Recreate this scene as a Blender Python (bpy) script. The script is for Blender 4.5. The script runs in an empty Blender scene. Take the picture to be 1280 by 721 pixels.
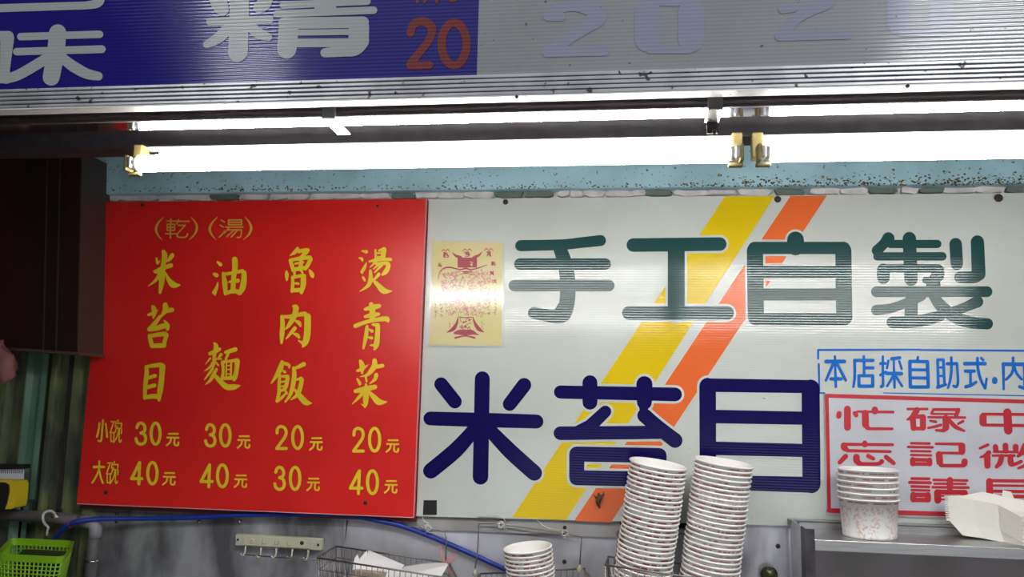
import bpy, math, random
from mathutils import Vector, Matrix
random.seed(7)
scn = bpy.context.scene
COL = scn.collection
PI = math.pi
# ------------------------------------------------------------------ camera
EYE = Vector((0.0, -1.7, 1.55))
F = 1000.0
pitch, yaw, roll = math.radians(7.92), math.radians(7.47), math.radians(1.289)
fw = Vector((-math.sin(yaw) * math.cos(pitch), math.cos(yaw) * math.cos(pitch), math.sin(pitch)))
rt0 = Vector((math.cos(yaw), math.sin(yaw), 0))
up0 = rt0.cross(fw)
rt = rt0 * math.cos(roll) + up0 * math.sin(roll)
up = up0 * math.cos(roll) - rt0 * math.sin(roll)
cam_d = bpy.data.cameras.new('camera')
cam = bpy.data.objects.new('camera', cam_d)
COL.objects.link(cam)
m = Matrix((rt, up, -fw)).transposed().to_4x4()
m.translation = EYE
cam.matrix_world = m
cam_d.sensor_width = 36
cam_d.lens = 36 * F / 1280
cam_d.clip_start = 0.01
scn.camera = cam
# ------------------------------------------------------------------ world: overcast sky over a street
w = bpy.data.worlds.new('world')
scn.world = w
w.use_nodes = True
nt = w.node_tree
bg = nt.nodes['Background']
tc = nt.nodes.new('ShaderNodeTexCoord')
sx = nt.nodes.new('ShaderNodeSeparateXYZ')
rp = nt.nodes.new('ShaderNodeValToRGB')
nt.links.new(tc.outputs['Generated'], sx.inputs[0])
mm = nt.nodes.new('ShaderNodeMapRange')
mm.inputs['From Min'].default_value = -1
nt.links.new(sx.outputs['Z'], mm.inputs['Value'])
nt.links.new(mm.outputs[0], rp.inputs[0])
nt.links.new(rp.outputs[0], bg.inputs['Color'])
e = rp.color_ramp.elements
e[0].position = 0.0; e[0].color = (0.10, 0.10, 0.10, 1)
e[1].position = 1.0; e[1].color = (0.68, 0.72, 0.80, 1)
a = e.new(0.50); a.color = (0.11, 0.11, 0.115, 1)
a = e.new(0.60); a.color = (0.16, 0.165, 0.17, 1)
a = e.new(0.76); a.color = (0.52, 0.55, 0.61, 1)
WORLD = 0.85
bg.inputs['Strength'].default_value = WORLD


def area(name, loc, target, sx_, sy_, power, col=(1, 1, 1)):
    l = bpy.data.lights.new(name, 'AREA')
    l.shape = 'RECTANGLE'; l.size = sx_; l.size_y = sy_
    l.energy = power; l.color = col
    o = bpy.data.objects.new(name, l)
    COL.objects.link(o)
    o.location = loc
    d = Vector(target) - Vector(loc)
    o.rotation_euler = d.to_track_quat('-Z', 'Y').to_euler()
    return o


# added low fill panel standing in for street daylight, and lamps under the awning behind the photographer
area('street_fill', (1.3, -4.4, .52), (0.5, 0, 1.7), 4.2, 1.0, 10, (0.97, 0.99, 1.0))
area('awning_lamp_left', (-1.26, -2.5, 1.55 + 1.12), (-.4, -.85, 1.95), 0.24, 0.16, 2.6, (0.95, 0.97, 1.0))
area('awning_lamp_right', (1.12, -2.5, 1.55 + 1.30), (.4, -.85, 2.0), 0.42, 0.26, 8.0, (0.95, 0.97, 1.0))
TUBE = 48.0
scn.view_settings.view_transform = 'Standard'
scn.view_settings.look = 'None'
scn.view_settings.gamma = 1
scn.view_settings.use_curve_mapping = False
scn.view_settings.exposure = 0.42


# ------------------------------------------------------------------ helpers
def ray(px, py):
    return (fw * F + rt * (px - 640) - up * (py - 360.5)).normalized()


def at(px, py, Y):
    """point of the vertical plane y=Y seen at this photo pixel"""
    d = ray(px, py)
    return EYE + d * ((Y - EYE.y) / d.y)


def atz(px, py, Z):
    d = ray(px, py)
    return EYE + d * ((Z - EYE.z) / d.z)


class MB:
    def __init__(s):
        s.v = []; s.f = []; s.mi = []

    def face(s, pts, mi=0):
        n = len(s.v); s.v += [tuple(p) for p in pts]
        s.f.append(tuple(range(n, n + len(pts)))); s.mi.append(mi)

    def box(s, c, d, R=None, mi=0):
        c = Vector(c); n = len(s.v)
        for i in (-.5, .5):
            for j in (-.5, .5):
                for k in (-.5, .5):
                    p = Vector((i * d[0], j * d[1], k * d[2]))
                    if R is not None: p = R @ p
                    s.v.append(tuple(c + p))
        for q in ((0, 1, 3, 2), (4, 6, 7, 5), (0, 4, 5, 1), (2, 3, 7, 6), (0, 2, 6, 4), (1, 5, 7, 3)):
            s.f.append(tuple(n + a for a in q)); s.mi.append(mi)

    def quadbox(s, tl, tr, br, bl, dy, mi=0):
        """a board: four front corners, thickness dy backwards"""
        n = len(s.v)
        for p in (tl, tr, br, bl): s.v.append(tuple(p))
        for p in (tl, tr, br, bl): s.v.append((p[0], p[1] + dy, p[2]))
        for q in ((0, 3, 2, 1), (4, 5, 6, 7), (0, 1, 5, 4), (1, 2, 6, 5), (2, 3, 7, 6), (3, 0, 4, 7)):
            s.f.append(tuple(n + a for a in q)); s.mi.append(mi)

    def tube(s, pts, r, n=8, mi=0, cap=True, closed=False):
        pts = [Vector(p) for p in pts]
        rs = r if isinstance(r, (list, tuple)) else [r] * len(pts)
        base = len(s.v); prev = None
        N = len(pts)
        for i, p in enumerate(pts):
            if closed: t = pts[(i + 1) % N] - pts[i - 1]
            else: t = pts[min(i + 1, N - 1)] - pts[max(i - 1, 0)]
            t.normalize()
            if prev is None:
                a = Vector((0, 0, 1)) if abs(t.z) < .9 else Vector((1, 0, 0))
                u = t.cross(a).normalized()
            else:
                u = (prev - t * prev.dot(t)).normalized()
            prev = u; v = t.cross(u)
            for k in range(n):
                an = 2 * PI * k / n
                s.v.append(tuple(p + (u * math.cos(an) + v * math.sin(an)) * rs[i]))
        for i in range(N if closed else N - 1):
            j = (i + 1) % N
            for k in range(n):
                s.f.append((base + i * n + k, base + i * n + (k + 1) % n, base + j * n + (k + 1) % n, base + j * n + k)); s.mi.append(mi)
        if cap and not closed:
            s.f.append(tuple(base + k for k in range(n))[::-1]); s.mi.append(mi)
            s.f.append(tuple(base + (N - 1) * n + k for k in range(n))); s.mi.append(mi)

    def lathe(s, prof, n=32, O=(0, 0, 0), mis=None):
        O = Vector(O); base = len(s.v)
        for r, z in prof:
            for k in range(n):
                a = 2 * PI * k / n
                s.v.append((O.x + r * math.cos(a), O.y + r * math.sin(a), O.z + z))
        for i in range(len(prof) - 1):
            for k in range(n):
                s.f.append((base + i * n + k, base + i * n + (k + 1) % n, base + (i + 1) * n + (k + 1) % n, base + (i + 1) * n + k))
                s.mi.append(mis[i] if mis else 0)

    def build(s, name, mats, parent=None, smooth=False):
        me = bpy.data.meshes.new(name)
        me.from_pydata(s.v, [], s.f)
        if not isinstance(mats, (list, tuple)): mats = [mats]
        for q in mats: me.materials.append(q)
        me.polygons.foreach_set('material_index', s.mi)
        if smooth:
            me.polygons.foreach_set('use_smooth', [True] * len(s.f))
        me.update()
        o = bpy.data.objects.new(name, me)
        COL.objects.link(o)
        if parent is not None:
            o.parent = parent
            if parent.type == 'EMPTY' or parent.location.length > 0:
                o.matrix_parent_inverse = Matrix.Translation(-world_loc(parent))
        return o


def world_loc(o):
    l = o.location.copy()
    while o.parent is not None and False: pass
    return l


def tag(o, label, cat, group=None, kind=None):
    o['label'] = label; o['category'] = cat
    if group: o['group'] = group
    if kind: o['kind'] = kind
    return o


def thing(name, loc, label, cat, group=None):
    o = bpy.data.objects.new(name, None)
    o.empty_display_size = 0.02
    COL.objects.link(o)
    o.location = loc
    return tag(o, label, cat, group)


def struct(o):
    o['kind'] = 'structure'
    return o


def bevel(o, wd=0.001, seg=2):
    b = o.modifiers.new('bevel', 'BEVEL'); b.width = wd; b.segments = seg; b.limit_method = 'ANGLE'
    return o


# ------------------------------------------------------------------ materials
def mat(name, col, rough=.5, metal=0, col2=None, nscale=20, nlo=.4, nhi=.65, bump=0, bscale=60, rib=None, ribh=.0003,
        spots=None, stretch=None, coat=0, spec=.5, emis=None, detail=4, rough2=None):
    M = bpy.data.materials.new(name); M.use_nodes = True
    t = M.node_tree; b = t.nodes['Principled BSDF']; L = t.links.new
    b.inputs['Roughness'].default_value = rough
    b.inputs['Metallic'].default_value = metal
    b.inputs['Specular IOR Level'].default_value = spec
    if coat: b.inputs['Coat Weight'].default_value = coat; b.inputs['Coat Roughness'].default_value = .14
    tc = t.nodes.new('ShaderNodeTexCoord'); src = tc.outputs['Object']
    if stretch:
        mp = t.nodes.new('ShaderNodeMapping'); mp.inputs['Scale'].default_value = stretch
        L(src, mp.inputs[0]); nsrc = mp.outputs[0]
    else: nsrc = src
    cur = None
    c4 = tuple(col) + (1,)
    b.inputs['Base Color'].default_value = c4
    if col2 is not None:
        n = t.nodes.new('ShaderNodeTexNoise'); n.inputs['Scale'].default_value = nscale; n.inputs['Detail'].default_value = detail
        L(nsrc, n.inputs['Vector'])
        r = t.nodes.new('ShaderNodeMapRange'); r.inputs['From Min'].default_value = nlo; r.inputs['From Max'].default_value = nhi
        L(n.outputs[0], r.inputs[0])
        mx = t.nodes.new('ShaderNodeMix'); mx.data_type = 'RGBA'
        L(r.outputs[0], mx.inputs['Factor']); mx.inputs['A'].default_value = c4; mx.inputs['B'].default_value = tuple(col2) + (1,)
        cur = mx.outputs['Result']
        if rough2 is not None:
            rr = t.nodes.new('ShaderNodeMapRange'); rr.inputs['To Min'].default_value = rough; rr.inputs['To Max'].default_value = rough2
            L(r.outputs[0], rr.inputs[0]); L(rr.outputs[0], b.inputs['Roughness'])
    if spots:
        sc, thr, scol = spots[:3]
        n = t.nodes.new('ShaderNodeTexNoise'); n.inputs['Scale'].default_value = sc; n.inputs['Detail'].default_value = 3
        L(src, n.inputs['Vector'])
        r = t.nodes.new('ShaderNodeMapRange'); r.inputs['From Min'].default_value = thr; r.inputs['From Max'].default_value = thr + .03
        L(n.outputs[0], r.inputs[0])
        mx = t.nodes.new('ShaderNodeMix'); mx.data_type = 'RGBA'
        L(r.outputs[0], mx.inputs['Factor'])
        if cur is not None: L(cur, mx.inputs['A'])
        else: mx.inputs['A'].default_value = c4
        mx.inputs['B'].default_value = tuple(scol) + (1,)
        cur = mx.outputs['Result']
    if cur is not None: L(cur, b.inputs['Base Color'])
    last = None
    if rib:
        s = t.nodes.new('ShaderNodeSeparateXYZ'); L(src, s.inputs[0])
        k = t.nodes.new('ShaderNodeMath'); k.operation = 'MULTIPLY'; k.inputs[1].default_value = 2 * PI / rib
        L(s.outputs['Z'], k.inputs[0])
        q = t.nodes.new('ShaderNodeMath'); q.operation = 'SINE'; L(k.outputs[0], q.inputs[0])
        bp = t.nodes.new('ShaderNodeBump'); bp.inputs['Distance'].default_value = ribh; bp.inputs['Strength'].default_value = 1
        L(q.outputs[0], bp.inputs['Height']); last = bp
    if bump:
        n = t.nodes.new('ShaderNodeTexNoise'); n.inputs['Scale'].default_value = bscale; n.inputs['Detail'].default_value = 3
        L(nsrc, n.inputs['Vector'])
        bp = t.nodes.new('ShaderNodeBump'); bp.inputs['Distance'].default_value = bump; bp.inputs['Strength'].default_value = 1
        L(n.outputs[0], bp.inputs['Height'])
        if last: L(last.outputs[0], bp.inputs['Normal'])
        last = bp
    if last: L(last.outputs[0], b.inputs['Normal'])
    if emis:
        b.inputs['Emission Color'].default_value = tuple(emis[0]) + (1,)
        b.inputs['Emission Strength'].default_value = emis[1]
    return M


def S(r, g, b):
    f = lambda c: (c / 255 / 12.92) if c / 255 <= .04045 else ((c / 255 + .055) / 1.055) ** 2.4
    return (f(r), f(g), f(b))


RIB = 0.0053
RH = .00005
K = {}
K['red'] = mat('red_board', (.74, .020, .016), .3, rib=.0034, ribh=.00005, col2=(.68, .016, .014), nscale=5)
K['red_edge'] = mat('red_board_edge', (.6, .32, .36), .5)
K['yellow'] = mat('yellow_lettering', (.80, .62, .02), .42, rib=.0034, ribh=.00004)
K['white_board'] = mat('white_ribbed_board', (.60, .645, .615), .13,spec=.5, rib=RIB, ribh=RH, col2=(.55, .58, .54), nscale=3, spots=(42, .735, (.30, .30, .26)))
K['green_text'] = mat('dark_green_print', (.014, .066, .064), .13, spec=.4, rib=RIB, ribh=RH)
K['navy_text'] = mat('navy_print', (.005, .002, .078), .13, spec=.4, rib=RIB, ribh=RH * .8)
K['yellow_stripe'] = mat('yellow_stripe', (.74, .53, .006), .13, spec=.4, rib=RIB, ribh=RH)
K['orange_stripe'] = mat('orange_stripe', (.80, .15, .035), .13, spec=.4, rib=RIB, ribh=RH)
K['blue_text'] = mat('blue_print', (.012, .15, .58), .13, spec=.4, rib=RIB, ribh=RH)
K['notice'] = mat('notice_white', (.58, .60, .66), .38, rib=.0042, ribh=.00006, col2=(.52, .54, .60), nscale=9)
K['notice_red'] = mat('notice_red', (.52, .015, .028), .38, rib=.0042, ribh=.00006)
K['fascia_blue'] = mat('fascia_blue', (.016, .011, .19), .12, rib=.0045, ribh=.00006, spots=(90, .74, (.03, .03, .06)))
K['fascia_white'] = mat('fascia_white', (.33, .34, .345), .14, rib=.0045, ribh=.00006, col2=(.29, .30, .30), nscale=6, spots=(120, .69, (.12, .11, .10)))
K['fascia_letter'] = mat('fascia_letter', (.42, .44, .43), .2, rib=.0045, ribh=.00007)
K['fascia_red'] = mat('fascia_red', (.20, .025, .02), .25, rib=.0045, ribh=.00007)
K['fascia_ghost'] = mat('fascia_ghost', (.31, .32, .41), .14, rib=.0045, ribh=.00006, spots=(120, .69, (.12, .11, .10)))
K['alu'] = mat('aluminium_trim', (.62, .62, .64), .36, metal=.75, col2=(.48, .48, .50), nscale=30, spots=(110, .665, (.10, .08, .07)))
K['alu_flange'] = mat('aluminium_flange', (.80, .78, .75), .45, metal=.35, spots=(120, .68, (.25, .18, .12)))
K['polished'] = mat('polished_steel', (.80, .82, .86), .07, metal=1)
K['dark_bar'] = mat('dark_painted_steel', (.045, .04, .045), .6, col2=(.03, .026, .028), nscale=40)
K['pipe_brown'] = mat('brown_pipe', (.075, .052, .052), .45, col2=(.05, .035, .035), nscale=30)
K['strap'] = mat('galvanised_strap', (.62, .60, .55), .4, metal=.5, spots=(90, .68, (.2, .15, .1)))
K['lamp_body'] = mat('lamp_housing', (.72, .70, .68), .5)
K['lamp_top'] = mat('lamp_housing_top', (.30, .26, .25), .5)
K['tube'] = mat('tube_glow', (.9, .9, .9), .3, emis=((1.0, .985, .95), TUBE))
K['holder'] = mat('yellowed_lampholder', (.26, .20, .07), .5, col2=(.16, .12, .04), nscale=60)
K['cap'] = mat('lamp_cap_metal', (.5, .5, .5), .35, metal=.8)
K['beam'] = mat('pale_blue_paint', (.44, .72, .82), .45, col2=(.34, .56, .64), nscale=8, spots=(150, .665, (.19, .13, .03)))
K['mortar'] = mat('torn_plaster', (.60, .57, .56), .85, col2=(.25, .27, .25), nscale=16, nlo=.5, nhi=.56, bump=.002, bscale=60)
K['chip'] = mat('plaster_chip', (.66, .62, .62), .85, col2=(.48, .45, .45), nscale=25)
K['green_stain'] = mat('green_grey_stain', (.12, .15, .13), .8)
K['steel'] = mat('brushed_steel', (.66, .66, .72), .32, metal=.6, col2=(.17, .165, .18), nscale=7, nlo=.36, nhi=.62, stretch=(1.6, 1, .7), bump=.006, bscale=6, rough2=.5, detail=8)
K['steel_light'] = mat('brushed_steel_light', (.74, .74, .82), .4, metal=.5, col2=(.42, .42, .45), nscale=6, nlo=.36, nhi=.6, bump=.004, bscale=7, detail=8)
K['steel_strip'] = mat('grey_zinc_strip', (.44, .435, .43), .5, metal=.3, col2=(.33, .32, .31), nscale=8)
K['shelf_steel'] = mat('stainless_shelf', (.46, .46, .47), .38, metal=.85, col2=(.38, .38, .38), nscale=6, stretch=(2, 30, 30))
K['dark_steel'] = mat('dark_angle_steel', (.10, .09, .10), .4, metal=.7, col2=(.06, .05, .06), nscale=30)
K['olive'] = mat('olive_corrugated', (.17, .20, .085), .6, col2=(.06, .07, .055), nscale=6, nlo=.42, nhi=.6, stretch=(3, 3, 1), bump=.001, bscale=30)
K['green_sheet'] = mat('green_corrugated', (.15, .27, .20), .6, col2=(.09, .18, .13), nscale=8, stretch=(3, 3, 1))
K['hood'] = mat('dark_red_hood', (.035, .006, .005), .5, col2=(.010, .006, .005), nscale=4, stretch=(3, 3, .5))
K['dark'] = mat('sooty_black', (.025, .02, .018), .8)
K['cornice'] = mat('grimy_beige_trim', (.19, .15, .14), .75, col2=(.12, .07, .05), nscale=30, bump=.0008)
K['bowl'] = mat('paper_bowl_white', (.90, .885, .86), .55)
K['wire'] = mat('wire_steel', (.30, .28, .26), .35, metal=.9)
K['wire_light'] = mat('tie_wire', (.75, .73, .68), .35, metal=.5)
K['hose'] = mat('blue_hose', (.010, .035, .30), .4)
K['pvc'] = mat('grey_pvc', (.12, .11, .12), .55, col2=(.09, .08, .08), nscale=25)
K['pvc_l'] = mat('pale_grey_pvc', (.27, .26, .28), .5)
K['green_plastic'] = mat('lime_plastic', (.25, .52, .015), .38)
K['hook_white'] = mat('white_plastic', (.62, .60, .58), .4)
K['cream'] = mat('cream_plastic', (.60, .58, .44), .45, col2=(.52, .50, .37), nscale=18)
K['foam'] = mat('cream_foam', (.86, .84, .77), .6)
K['paper'] = mat('white_card', (.82, .82, .82), .6)
K['kraft'] = mat('kraft_card', (.42, .34, .25), .7)
K['poster'] = mat('laminated_yellow_paper', (.66, .57, .22), .5, col2=(.70, .58, .32), nscale=6, coat=1, bump=.0012, bscale=12, stretch=(1, 1, 4))
K['poster_edge'] = mat('clear_laminate', (.62, .62, .52), .2, coat=1)
K['poster_ink'] = mat('poster_red_ink', (.36, .025, .05), .5, coat=1, bump=.0012, bscale=12, stretch=(1, 1, 4))
K['poster_ink_l'] = mat('poster_pink_ink', (.55, .16, .17), .5, coat=1, bump=.0012, bscale=12, stretch=(1, 1, 4))
K['nail'] = mat('rusty_nail', (.05, .03, .02), .6, metal=.3)
K['bolt'] = mat('shiny_bolt', (.55, .5, .46), .25, metal=1)
K['black'] = mat('black_tape', (.012, .012, .012), .5)
K['pink'] = mat('pink_ribbon', (.60, .25, .27), .5)
K['pink_bag'] = mat('pink_plastic_bag', (.30, .13, .12), .5, bump=.006, bscale=30)
K['yellow_plastic'] = mat('yellow_plastic', (.72, .55, .02), .45)
K['ruler'] = mat('white_ruler', (.62, .64, .70), .4)
K['olive_knob'] = mat('olive_knob', (.07, .075, .03), .25, metal=.3)
K['brown'] = mat('dry_brown_leaf', (.08, .045, .02), .8)
K['floor'] = mat('street_concrete', (.22, .22, .21), .85, col2=(.16, .16, .16), nscale=3)
K['ceiling'] = mat('dark_ceiling_sheet', (.06, .05, .05), .8)
K['bracket_shade'] = mat('bracket_shade', (.07, .07, .07), .5)


def bowl_print(name, c1, dens, body):
    """white paper: a line of small dashes printed under the rim, scattered motifs on the side"""
    W = (.90, .885, .86, 1)
    M = mat(name, W[:3], .55)
    t = M.node_tree; b = t.nodes['Principled BSDF']; L = t.links.new
    N = t.nodes.new

    def rng(src, a, c):
        r = N('ShaderNodeMapRange'); r.inputs['From Min'].default_value = a; r.inputs['From Max'].default_value = c
        L(src, r.inputs[0]); return r.outputs[0]

    def mul(a, c):
        m_ = N('ShaderNodeMath'); m_.operation = 'MULTIPLY'; L(a, m_.inputs[0]); L(c, m_.inputs[1]); return m_.outputs[0]
    tc = N('ShaderNodeTexCoord'); sp = N('ShaderNodeSeparateXYZ'); L(tc.outputs['Object'], sp.inputs[0])
    mp = N('ShaderNodeMapping'); mp.inputs['Scale'].default_value = (1, 1, .2); L(tc.outputs['Object'], mp.inputs[0])
    n = N('ShaderNodeTexNoise'); n.inputs['Scale'].default_value = 70; n.inputs['Detail'].default_value = 3; L(mp.outputs[0], n.inputs['Vector'])
    big = N('ShaderNodeTexNoise'); big.inputs['Scale'].default_value = 24; L(mp.outputs[0], big.inputs['Vector'])
    band = mul(rng(sp.outputs['Z'], .0635, .0640), rng(sp.outputs['Z'], .0668, .0663))
    dash = mul(mul(rng(n.outputs[0], dens, dens + .04), rng(big.outputs[0], .42, .5)), band)
    fl = N('ShaderNodeTexNoise'); fl.inputs['Scale'].default_value = 190; fl.inputs['Detail'].default_value = 2; L(tc.outputs['Object'], fl.inputs['Vector'])
    reg = N('ShaderNodeTexNoise'); reg.inputs['Scale'].default_value = 26; L(mp.outputs[0], reg.inputs['Vector'])
    side = mul(mul(rng(fl.outputs[0], .49, .58), rng(reg.outputs[0], .49, .56)), rng(sp.outputs['Z'], .060, .057))
    v = N('ShaderNodeTexVoronoi'); v.inputs['Scale'].default_value = 90; L(tc.outputs['Object'], v.inputs['Vector'])
    mc = N('ShaderNodeMix'); mc.data_type = 'RGBA'; L(v.outputs['Color'], mc.inputs['Factor'])
    mc.inputs['A'].default_value = tuple(body[0]) + (1,); mc.inputs['B'].default_value = tuple(body[1]) + (1,)
    m1 = N('ShaderNodeMix'); m1.data_type = 'RGBA'; L(side, m1.inputs['Factor']); m1.inputs['A'].default_value = W; L(mc.outputs['Result'], m1.inputs['B'])
    m2_ = N('ShaderNodeMix'); m2_.data_type = 'RGBA'; L(dash, m2_.inputs['Factor']); L(m1.outputs['Result'], m2_.inputs['A']); m2_.inputs['B'].default_value = tuple(c1) + (1,)
    L(m2_.outputs['Result'], b.inputs['Base Color'])
    return M


K['bowl_red'] = bowl_print('paper_bowl_red_print', (.50, .08, .09), .48, ((.70, .35, .38), (.74, .52, .36)))
K['bowl_pink'] = bowl_print('paper_bowl_pink_print', (.68, .30, .30), .45, ((.80, .50, .56), (.82, .66, .52)))



# ------------------------------------------------------------------ lettering
def catmull(p, n=5):
    if len(p) < 3: return p
    out = []
    q = [p[0]] + list(p) + [p[-1]]
    for i in range(1, len(q) - 2):
        for k in range(n):
            t = k / n
            out.append(tuple(.5 * (2 * q[i][j] + (q[i + 1][j] - q[i - 1][j]) * t + (2 * q[i - 1][j] - 5 * q[i][j] + 4 * q[i + 1][j] - q[i + 2][j]) * t * t
                                   + (3 * q[i][j] - q[i - 1][j] - 3 * q[i + 1][j] + q[i + 2][j]) * t ** 3) for j in range(3)))
    out.append(tuple(p[-1]))
    return out


class Ink:
    """strokes given in photo pixels, laid on the vertical plane y=Y"""
    def __init__(s, Y, st=1.5e-6):
        s.Y = Y; s.mb = MB(); s.k = 0; s.st = st

    def poly(s, pts):
        s.k += 1
        y = s.Y - s.k * s.st
        s.mb.face([at(x, z, y) for x, z in pts])

    def disc(s, x, z, r, n=14):
        s.poly([(x + r * math.cos(2 * PI * i / n), z + r * math.sin(2 * PI * i / n)) for i in range(n)])

    def stroke(s, pts, O=(0, 0), sc=1.0, w=None, grow=0, smooth=True, butt=False):
        P = []
        for p in pts:
            ww = p[2] if len(p) > 2 else w
            P.append((O[0] + p[0] / sc, O[1] + p[1] / sc, ww / sc + grow))
        if smooth: P = catmull(P)
        n = 16 if max(p[2] for p in P) > 8 else 10
        for i, p in enumerate(P):
            if butt and i in (0, len(P) - 1): continue
            s.disc(p[0], p[1], p[2] / 2, n)
        for a, b in zip(P, P[1:]):
            dx, dy = b[0] - a[0], b[1] - a[1]; l = math.hypot(dx, dy)
            if l < 1e-6: continue
            nx, ny = -dy / l, dx / l
            s.poly([(a[0] + nx * a[2] / 2, a[1] + ny * a[2] / 2), (b[0] + nx * b[2] / 2, b[1] + ny * b[2] / 2),
                    (b[0] - nx * b[2] / 2, b[1] - ny * b[2] / 2), (a[0] - nx * a[2] / 2, a[1] - ny * a[2] / 2)])

    def build(s, name, m_, parent):
        # every face must look at the viewer
        me = s.mb
        for i, f in enumerate(me.f):
            a, b, c = (Vector(me.v[f[j]]) for j in (0, 1, 2))
            if (b - a).cross(c - b).y > 0: me.f[i] = f[::-1]
        return me.build(name, m_, parent)


def chars(specs, Y, m_, parent, name='character', grow=0, st=1.5e-6):
    """specs: list of (origin, scale, default width, [strokes])"""
    for O, sc, w_, strokes in specs:
        k = Ink(Y, st)
        for s in strokes:
            if s and s[0] == 'c':      # closed box of corners, straight
                pts = list(s[1:]) + [s[1]]
                for a, b in zip(pts, pts[1:]): k.stroke([a, b], O, sc, w_, grow)
            elif s and s[0] == 'b':    # square ended
                k.stroke(s[1:], O, sc, w_, grow, smooth=False, butt=grow == 0)
            elif s and s[0] == 'l':    # straight polyline
                k.stroke(s[1:], O, sc, w_, grow, smooth=False)
            elif s and s[0] == 'o':    # ring: cx, cy, rx, ry
                _, cx, cy, rx, ry = s
                k.stroke([(cx + rx * math.cos(2 * PI * i / 24), cy + ry * math.sin(2 * PI * i / 24)) for i in range(25)], O, sc, w_, grow, smooth=False)
            else:
                k.stroke(s, O, sc, w_, grow)
        k.build(name, m_, parent)


def nail(px, py, Y, parent, r=.003, name='nail', m_=None, proud=.003):
    p = at(px, py, Y); b = MB()
    for i, (q, h) in enumerate(((r, 0), (r, proud * .6), (r * .6, proud))):
        for k in range(10): b.v.append((p.x + q * math.cos(k * PI / 5), p.y - h, p.z + q * math.sin(k * PI / 5)))
    for i in range(2):
        for k in range(10): b.f.append((i * 10 + k, i * 10 + (k + 1) % 10, (i + 1) * 10 + (k + 1) % 10, (i + 1) * 10 + k)); b.mi.append(0)
    b.f.append(tuple(range(20, 30))); b.mi.append(0)
    return b.build(name, m_ or K['nail'], parent, True)


# ================================================================== SETTING
ZE = EYE.z
wb = MB(); wb.box((0.0, .06, 1.3), (4.4, .06, 3.0))
wall = struct(wb.build('wall_back', K['dark']))
fl = MB(); fl.box((0, -2.4, -.03), (9, 7, .06)); struct(fl.build('floor', K['floor']))
cl = MB(); cl.box((0, -.38, ZE + .66), (4.4, .83, .03)); struct(cl.build('ceiling', K['ceiling']))
wl = MB(); wl.box((-1.66, -1.35, 1.5), (.06, 2.7, 3.0)); struct(wl.build('left_light_block', K['dark']))  # unseen side wall added to block light and keep the left end dark

# pale blue steel beam above the signs
b = MB()
zb0, zb1 = at(540, 237.5, -.016).z, ZE + .64
xl, xr = at(101, 215, -.03).x, 1.9
b.box(((xl + xr) / 2, .007, (zb0 + zb1) / 2), (xr - xl, .046, zb1 - zb0))
beam = struct(b.build('trim_1', K['beam']))
bevel(beam, .002)
# rust crust along the lower edge of the beam
rb = MB()
random.seed(3)
for i in range(1500):
    x = random.uniform(.0, 1) ** .8 * 1240 + 130
    u = random.random()
    clus = .25 + .75 * (0.5 + 0.5 * math.sin(x * .021 + 1.2)) * (0.5 + .5 * math.sin(x * .0063 + .2))
    if random.random() > clus + (.35 if x > 900 else 0): continue
    yy = 237 - (x - 540) * .0085 - abs(random.gauss(0, 1)) * (3.2 if x < 900 else 6) - .5
    r = random.uniform(.35, 1.25) * (1.2 if x > 900 else 1)
    an = random.uniform(0, PI)
    pts = []
    for k in range(6):
        rr = r * random.uniform(.5, 1.2)
        pts.append(at(x + rr * 1.4 * math.cos(k * PI / 3 + an), yy + rr * math.sin(k * PI / 3 + an), -.0165 - i * 1e-6))
    rb.face(pts)
rust = mat('rust', (.16, .10, .03), .9, col2=(.07, .05, .03), nscale=60, nlo=.45, nhi=.55)
o = rb.build('rust_patches', rust, beam); o['kind'] = 'stuff'

# torn plaster strip between beam and signs
b = MB()
zs0, zs1 = at(700, 262, .0).z, zb0 + .01
xl2 = at(104, 250, 0).x
b.box(((xl2 + xr) / 2, .0275, (zs0 + zs1) / 2), (xr - xl2, .03, zs1 - zs0))
strip = struct(b.build('trim_2', K['mortar']))
random.seed(11)
x = 118
while x < 1380:
    wd = random.uniform(14, 52)
    yc = 243.5 - (x - 540) * .0095
    c = MB(); n = 11; pts = []; cx_ = x + wd / 2
    for k in range(n):
        a_ = 2 * PI * k / n
        su, sv = math.cos(a_), math.sin(a_)
        su = math.copysign(abs(su) ** .45, su); sv = math.copysign(abs(sv) ** .45, sv)
        pts.append(at(cx_ + wd * .5 * su * random.uniform(.86, 1.08), yc + 4.4 * sv * random.uniform(.55, 1.15), .004 - random.uniform(0, .004)))
    c.face(pts); cc = [Vector(p) for p in pts]
    for i in range(n):
        p, q = cc[i], cc[(i + 1) % n]
        c.face([p, q, q + Vector((0, .01, 0)), p + Vector((0, .01, 0))])
    c.build('plaster_chip', K['chip'] if random.random() < .86 else K['green_stain'], strip)
    x += wd * random.uniform(.85, 1.12)

# ------------------------------------------------------------------ steel backsplash below the signs
def sheet(x0, y0, x1, y1, Y, m_, name='steel_sheet', xb0=None, xb1=None, th=.0015):
    """sheet with top corners in photo pixels, running down out of frame"""
    tl, tr = at(x0, y0, Y), at(x1, y1, Y)
    b = MB(); zb = ZE - .75
    bl = Vector((tl.x if xb0 is None else at(xb0, 721, Y).x, Y, zb)); br = Vector((tr.x if xb1 is None else at(xb1, 721, Y).x, Y, zb))
    b.quadbox(tl, tr, br, bl, th)
    return b.build(name, m_, wall)


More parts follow.
